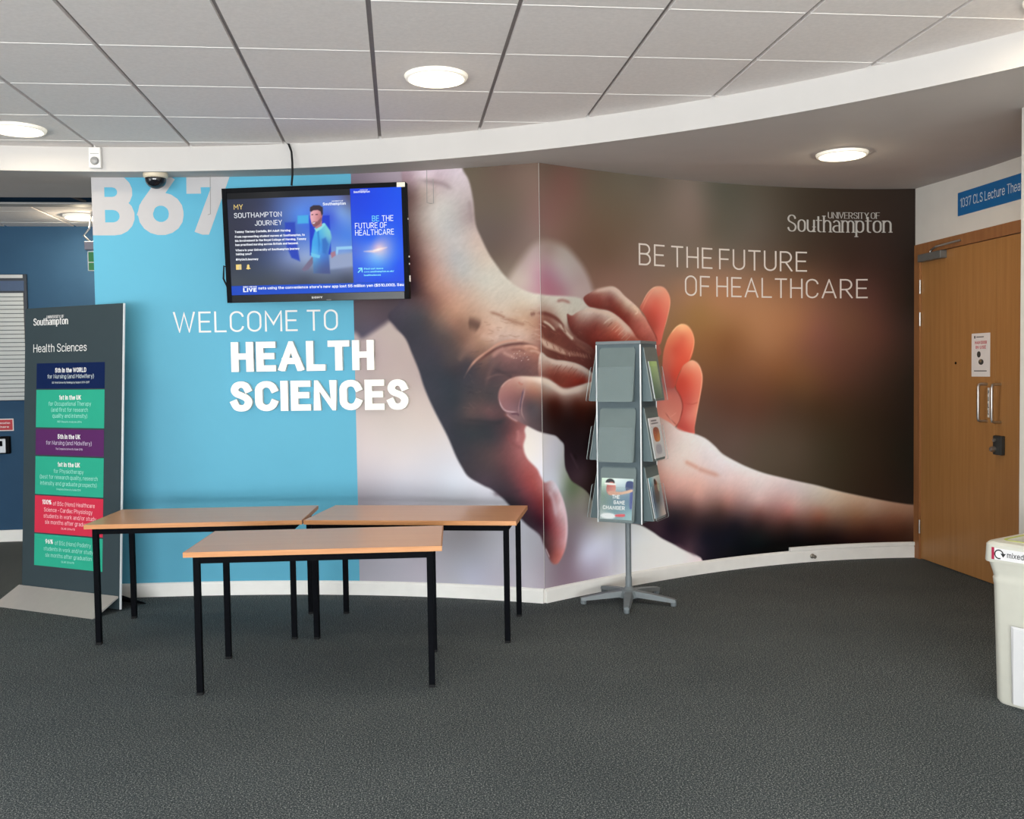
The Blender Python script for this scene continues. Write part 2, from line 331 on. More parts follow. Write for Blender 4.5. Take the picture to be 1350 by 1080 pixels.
def paint(q, LAY, ST, smooth=True):
    col = np.zeros((len(q), 3))+128.
    for nm, ol, soft, pts, s in LAY:
        pl = cr(ol) if smooth else np.array(ol, float); lo = pl.min(0)-3*soft; hi = pl.max(0)+3*soft
        m = np.where(((q > lo) & (q < hi)).all(1))[0]; qq = q[m]
        if not len(m): continue
        d = np.full(len(m), 1e9); ins = np.zeros(len(m), bool)
        for i in range(len(pl)):
            a = pl[i-1]; b = pl[i]; d = np.minimum(d, segdist(qq, a, b)[0])
            if a[1] != b[1]: ins ^= ((a[1] > qq[:, 1]) != (b[1] > qq[:, 1])) & (qq[:, 0] < (b[0]-a[0])*(qq[:, 1]-a[1])/(b[1]-a[1])+a[0])
        t = np.clip(.5+np.where(ins, d, -d)/(2*soft), 0, 1); al = t*t*(3-2*t)
        k = al > 0; m = m[k]; al = al[k][:, None]
        fc = field(q[m], pts, s)
        if nm in GRAIN:      # pores and fine wrinkles of the photographed skin
            R = np.array([[.8, .6], [-.6, .8]]); qr = (q[m] @ R.T)*np.array([1, 2.4])
            g = vnoise(qr, .045, 1)*.5+vnoise(qr, .022, 2)*.45+vnoise(q[m], .011, 3)*.25
            fc = fc*(1+GRAIN[nm]*g[:, None])
        col[m] = col[m]*(1-al)+fc*al
    for ol, w, soft, rgb, a in ST:
        pl = cr(ol, 4, False); lo = pl.min(0)-w-2*soft; hi = pl.max(0)+w+2*soft
        m = np.where(((q > lo) & (q < hi)).all(1))[0]; qq = q[m]
        if not len(m): continue
        d = np.full(len(m), 1e9); tt = np.zeros(len(m)); N = len(pl)-1
        for i in range(N):
            di, ti = segdist(qq, pl[i], pl[i+1]); k = di < d; d[k] = di[k]; tt[k] = (i+ti[k])/N
        tap = np.clip(np.sin(PI*np.clip(tt, .04, .96))*1.6, 0, 1)
        t = np.clip((w/2*tap+soft*.9-d)/(soft*1.5), 0, 1); al = (t*t*(3-2*t)*a*tap)[:, None]
        col[m] = col[m]*(1-al)+np.array(rgb, float)*al
    return col
def lin(c):
    c = np.asarray(c)/255.; return np.where(c <= .04045, c/12.92, ((c+.055)/1.055)**2.4)
def painted_sheet(name, us, vs, f3, LAY, ST, material, parent=None, smooth=True):
    """grid sheet over us x vs carrying the painted colours"""
    U, V = np.meshgrid(us, vs); q = np.stack([U.ravel(), V.ravel()], 1)
    col = lin(paint(q, LAY, ST, smooth)); nu, nv = len(us), len(vs)
    P = f3(q[:, 0], q[:, 1]); idx = np.arange(nu*nv).reshape(nv, nu)
    F = np.stack([idx[:-1, :-1], idx[:-1, 1:], idx[1:, 1:], idx[1:, :-1]], -1).reshape(-1, 4)
    me = bpy.data.meshes.new(name); me.vertices.add(len(P)); me.vertices.foreach_set('co', P.astype(np.float32).ravel())
    me.loops.add(F.size); me.loops.foreach_set('vertex_index', F.astype(np.int32).ravel())
    me.polygons.add(len(F)); me.polygons.foreach_set('loop_start', np.arange(0, F.size, 4, dtype=np.int32))
    me.polygons.foreach_set('use_smooth', [True]*len(F))
    me.update(calc_edges=True); me.validate()
    at = me.color_attributes.new('ink', 'FLOAT_COLOR', 'POINT')
    at.data.foreach_set('color', np.concatenate([col, np.ones((len(col), 1))], 1).astype(np.float32).ravel())
    me.materials.append(material)
    o = bpy.data.objects.new(name, me); C.objects.link(o)
    if parent is not None: o.parent = parent
    return o
# ------------------------------------------------------------------ the curved feature wall
CL = [-0.010319629342119557, -0.1048546337743898, -0.3132331582649096, 6.409528078869482]
CRR = [-0.012549477726127214, -0.03695616888508131, 0.7361033457111323, 5.422593611250658]
XC = 0.893; XL = -2.008; XR = 3.936
YC = .5*(np.polyval(CL, XC)+np.polyval(CRR, XC))
def _tab():
    xs = np.concatenate([np.linspace(XL-.6, XC, 900), np.linspace(XC, 4.5, 900)[1:]])
    ys = np.where(xs <= XC, np.polyval(CL, xs), np.polyval(CRR, xs))
    ds = np.concatenate([[0], np.cumsum(np.hypot(np.diff(xs), np.diff(ys)))]); ds -= ds[899]
    return xs, ys, ds
TX, TY, TS = _tab()
U0 = float(np.interp(XL, TX, TS)); U1 = float(np.interp(XR, TX, TS))
def wall_pt(u, h=0.0):
    """point and outward normal on the wall plan at arc length u (0 at the crease)"""
    u = np.asarray(u, float); x = np.interp(u, TS, TX); y = np.interp(u, TS, TY)
    left = u <= 0
    d = np.where(left, np.polyval(np.polyder(CL), x), np.polyval(np.polyder(CRR), x)); k = 1/np.sqrt(1+d*d)
    nx, ny = d*k, -k
    return x+nx*h, y+ny*h
def soffit_z(x, y): return 2.80+.0018*(x-.89)+.0314*np.maximum(0, np.minimum(y, 7.0)-6.03)
def wall_slab(name, ua, ub, material):
    us = np.linspace(ua, ub, 60); mb = MB()
    x0, y0 = wall_pt(us); x1, y1 = wall_pt(us, -.11)
    rings = [[(x0[i], y0[i], 0), (x1[i], y1[i], 0), (x1[i], y1[i], 2.95), (x0[i], y0[i], 2.95)] for i in range(60)]
    mb.loft(rings); return tag(mb.build(name, material), kind='structure')
wall_slab('wall_back_left', U0, -.0005, M_WALL); wall_slab('wall_back_right', .0005, U1, M_WALL)

# floor: dark loop-pile carpet
def carpet():
    m = bpy.data.materials.new('grey_carpet'); m.use_nodes = True; nt = m.node_tree; b = nt.nodes['Principled BSDF']
    b.inputs['Roughness'].default_value = .95; b.inputs['Specular IOR Level'].default_value = .15
    tc = nt.nodes.new('ShaderNodeTexCoord')
    n1 = nt.nodes.new('ShaderNodeTexNoise'); n1.inputs['Scale'].default_value = 150; n1.inputs['Detail'].default_value = 2
    n2 = nt.nodes.new('ShaderNodeTexNoise'); n2.inputs['Scale'].default_value = 1.1; n2.inputs['Detail'].default_value = 4
    n3 = nt.nodes.new('ShaderNodeTexNoise'); n3.inputs['Scale'].default_value = 330; n3.inputs['Detail'].default_value = 1
    r1 = nt.nodes.new('ShaderNodeValToRGB'); e = r1.color_ramp.elements
    e[0].position = .36; e[0].color = (.016, .023, .028, 1); e[1].position = .54; e[1].color = (.082, .098, .104, 1)
    e2 = r1.color_ramp.elements.new(.64); e2.color = (.46, .48, .46, 1)
    mx = nt.nodes.new('ShaderNodeMix'); mx.data_type = 'RGBA'; mx.blend_type = 'MULTIPLY'; mx.inputs[0].default_value = .55
    r2 = nt.nodes.new('ShaderNodeValToRGB'); r2.color_ramp.elements[0].position = .35; r2.color_ramp.elements[0].color = (.72, .74, .74, 1); r2.color_ramp.elements[1].position = .7; r2.color_ramp.elements[1].color = (1.08, 1.08, 1.06, 1)
    av = nt.nodes.new('ShaderNodeMath'); av.operation = 'MULTIPLY_ADD'; av.inputs[1].default_value = .5
    hv = nt.nodes.new('ShaderNodeMath'); hv.operation = 'MULTIPLY'; hv.inputs[1].default_value = .5
    for n in (n1, n2, n3): nt.links.new(tc.outputs['Object'], n.inputs['Vector'])
    nt.links.new(n3.outputs['Fac'], hv.inputs[0]); nt.links.new(n1.outputs['Fac'], av.inputs[0]); nt.links.new(hv.outputs[0], av.inputs[2])
    nt.links.new(av.outputs[0], r1.inputs[0]); nt.links.new(n2.outputs['Fac'], r2.inputs[0])
    nt.links.new(r1.outputs[0], mx.inputs['A']); nt.links.new(r2.outputs[0], mx.inputs['B']); nt.links.new(mx.outputs['Result'], b.inputs['Base Color'])
    bp = nt.nodes.new('ShaderNodeBump'); bp.inputs['Strength'].default_value = .6; bp.inputs['Distance'].default_value = .004
    nt.links.new(av.outputs[0], bp.inputs['Height']); nt.links.new(bp.outputs[0], b.inputs['Normal'])
    return m
tag(MB().box(-6.6, 4.1, -4.2, 9.4, -.12, 0).build('floor', carpet()), kind='structure')

# suspended ceiling: tiles laid between recessed grey runners, thin white cross tees
M_TILE = mat('mineral_tile', (.82, .775, .755), .9, spec=.1, noise=.035, scale=55, bump=.15)
M_RUN = mat('grey_runner', (.31, .285, .28), .6, spec=.3, noise=.05, scale=30)
M_TEE = mat('white_tee', (.86, .84, .82), .5, spec=.3, noise=.02, scale=30)
OX, OY, ZC = -1.896, 3.854, 2.952
mb = MB()
for i in range(-8, 11):
    xa = OX+.6*i
    mb.box(xa-.012, xa+.012, -4.2, 7.0, ZC+.016, ZC+.03, 1)
    for k in range(-14, 6):
        ya = OY+.6*k
        mb.box(xa+.0105, xa+.5895, ya+.004, ya+.596, ZC, ZC+.02, 0)
        mb.box(xa+.014, xa+.586, ya-.0045, ya+.0045, ZC-.0015, ZC+.02, 2)
tag(mb.build('ceiling', [M_TILE, M_RUN, M_TEE]), kind='structure')
tag(MB().box(-6.6, 4.1, -4.2, 9.4, 3.42, 3.5).build('ceiling', M_VOID), kind='structure')   # slab above the suspended ceilings
# curved fascia and the lower soffit behind it
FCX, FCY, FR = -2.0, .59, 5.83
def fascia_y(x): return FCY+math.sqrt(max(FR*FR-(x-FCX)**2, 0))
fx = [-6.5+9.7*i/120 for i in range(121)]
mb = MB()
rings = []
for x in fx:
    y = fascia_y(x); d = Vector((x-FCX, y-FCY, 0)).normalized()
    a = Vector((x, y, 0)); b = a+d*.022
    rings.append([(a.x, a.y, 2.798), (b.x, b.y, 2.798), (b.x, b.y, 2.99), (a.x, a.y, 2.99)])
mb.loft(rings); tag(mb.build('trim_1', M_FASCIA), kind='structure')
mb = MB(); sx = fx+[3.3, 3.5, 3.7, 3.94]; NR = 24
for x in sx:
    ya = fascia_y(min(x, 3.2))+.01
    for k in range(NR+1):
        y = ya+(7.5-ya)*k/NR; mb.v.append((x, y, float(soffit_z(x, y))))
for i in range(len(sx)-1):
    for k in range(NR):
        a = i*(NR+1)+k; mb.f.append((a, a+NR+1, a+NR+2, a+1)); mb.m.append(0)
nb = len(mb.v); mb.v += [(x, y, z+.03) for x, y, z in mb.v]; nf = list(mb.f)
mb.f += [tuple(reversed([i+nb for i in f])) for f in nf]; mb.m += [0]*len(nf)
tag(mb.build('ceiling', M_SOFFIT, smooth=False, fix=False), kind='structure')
# corridor ceiling beyond: white lip, open dark slot, grey beam, tiles
tag(MB().box(-6.5, 1.5, 7.495, 7.52, 2.836, 2.875).build('trim_2', M_FASCIA), kind='structure')
tag(MB().box(-6.5, 3.94, 7.52, 9.3, 3.38, 3.41).build('ceiling', M_VOID), kind='structure')
mb = MB()
for x in (-5.2, -4.0, -2.83, -1.6): mb.tube([(x, 7.45, 3.0), (x+.35, 8.1, 2.9)], .012, 6)
tag(mb.build('trim_3', mat('grey_hanger', (.1, .1, .105), .6, noise=.1)), kind='structure')
tag(MB().box(-6.5, 3.94, 8.02, 8.15, 2.863, 2.878).build('trim_4', mat('grey_beam', (.33, .33, .33), .7, noise=.04)), kind='structure')
mb = MB()
for i in range(-6, 11):
    xa = -2.91+.6*i
    if xa > 3.9: break
    mb.box(xa-.014, xa+.014, 8.15, 9.2, 2.876, 2.89, 1)
    for ya, yb in ((8.154, 8.37), (8.374, 8.972), (8.976, 9.2)):
        mb.box(xa+.012, min(xa+.588, 3.93), ya, yb, 2.863, 2.88, 0)
    mb.box(xa+.014, xa+.586, 8.366, 8.378, 2.862, 2.88, 2); mb.box(xa+.014, xa+.586, 8.968, 8.98, 2.862, 2.88, 2)
tag(mb.build('ceiling', [M_TILE, mat('dark_runner', (.05, .048, .046), .8, spec=.05, noise=.05), M_TEE]), kind='structure')

# plain walls
tag(MB().box(-6.5, 3.94, 9.2, 9.32, 0, 3.4).build('wall_corridor', M_BLUEW), kind='structure')
tag(MB().box(-6.5, 3.94, 9.18, 9.2, 0, .105).build('baseboard_corridor', M_SKIRT), kind='structure')
DX = 3.94
mb = MB(); mb.box(DX, DX+.12, 6.985, 9.32, 0, 3.4); mb.box(DX, DX+.12, 4.65, 6.985, 2.405, 3.4); mb.box(DX, DX+.12, 4.65, 4.98, 0, 2.405)
tag(mb.build('wall_right', M_WALLR), kind='structure')
tag(MB().box(3.2, 3.94, 3.3, 4.65, 0, 2.99).box(2.75, 3.94, -4.0, 3.3, 0, 2.99).build('wall_front_right', M_WALLR), kind='structure')  # nearer, unseen step added to keep light off the floor and door
def window_wall(name, wname, axis, lo, hi, fixed, thick, wlo, whi, z0, z1, n, order):
    mb = MB()
    def bx(a0, a1, z0_, z1_, t0=0, t1=thick, m=mb):
        if axis == 'x': m.box(a0, a1, fixed+t0, fixed+t1, z0_, z1_)
        else: m.box(fixed+t0, fixed+t1, a0, a1, z0_, z1_)
    bx(lo, wlo, 0, 3.4); bx(whi, hi, 0, 3.4); bx(wlo, whi, 0, z0); bx(wlo, whi, z1, 3.4)
    tag(mb.build(name, M_WALL), kind='structure')
    root = empty(wname, (0, 0, 0), kind='structure')
    for k in range(n):
        a = wlo+(whi-wlo)*k/n; b = wlo+(whi-wlo)*(k+1)/n; f = MB()
        for args in ((a, a+.05, z0, z1), (b-.05, b, z0, z1), (a+.05, b-.05, z0, z0+.05), (a+.05, b-.05, z1-.05, z1)): bx(*args, .03, thick-.03, f)
        fr = f.build('frame', M_WINF, root)
        g = MB(); bx(a+.05, b-.05, z0+.05, z1-.05, thick/2-.004, thick/2+.004, g); g.build('pane', M_GLASS, fr)
M_WINF = mat('white_window_frame', (.7, .7, .7), .4, noise=.02); M_GLASS = clear('window_glass', (1, 1, 1), .94, .02)
window_wall('wall_front', 'window_1', 'x', -6.6, 3.94, -4.12, .12, -6.1, 2.1, .1, 2.5, 6, 0)
window_wall('wall_left', 'window_2', 'y', -4.12, 9.32, -6.62, .12, -2.3, 4.7, .1, 2.5, 5, 0)

# skirting along the curved wall
def skirting(name, ua, ub, prof, material):
    us = np.linspace(ua, ub, 50); rings = []
    for u in us:
        ring = []
        for h, z in prof:
            x, y = wall_pt(u, h); ring.append((float(x), float(y), z))
        rings.append(ring)
    mb = MB(); mb.loft(rings); return tag(mb.build(name, material), kind='structure')
PR = [(-.02, 0), (.016, 0), (.016, .078), (.012, .088), (.004, .094), (-.02, .094)]
skirting('baseboard_left', U0, -.004, PR, M_SKIRT); skirting('baseboard_right', .008, U1-.002, PR, M_SKIRT)
skirting('trim_5', 2.216, U1-.002, [(-.02, .0945), (.02, .0945), (.02, .118), (.016, .122), (-.02, .122)], M_SKIRT)

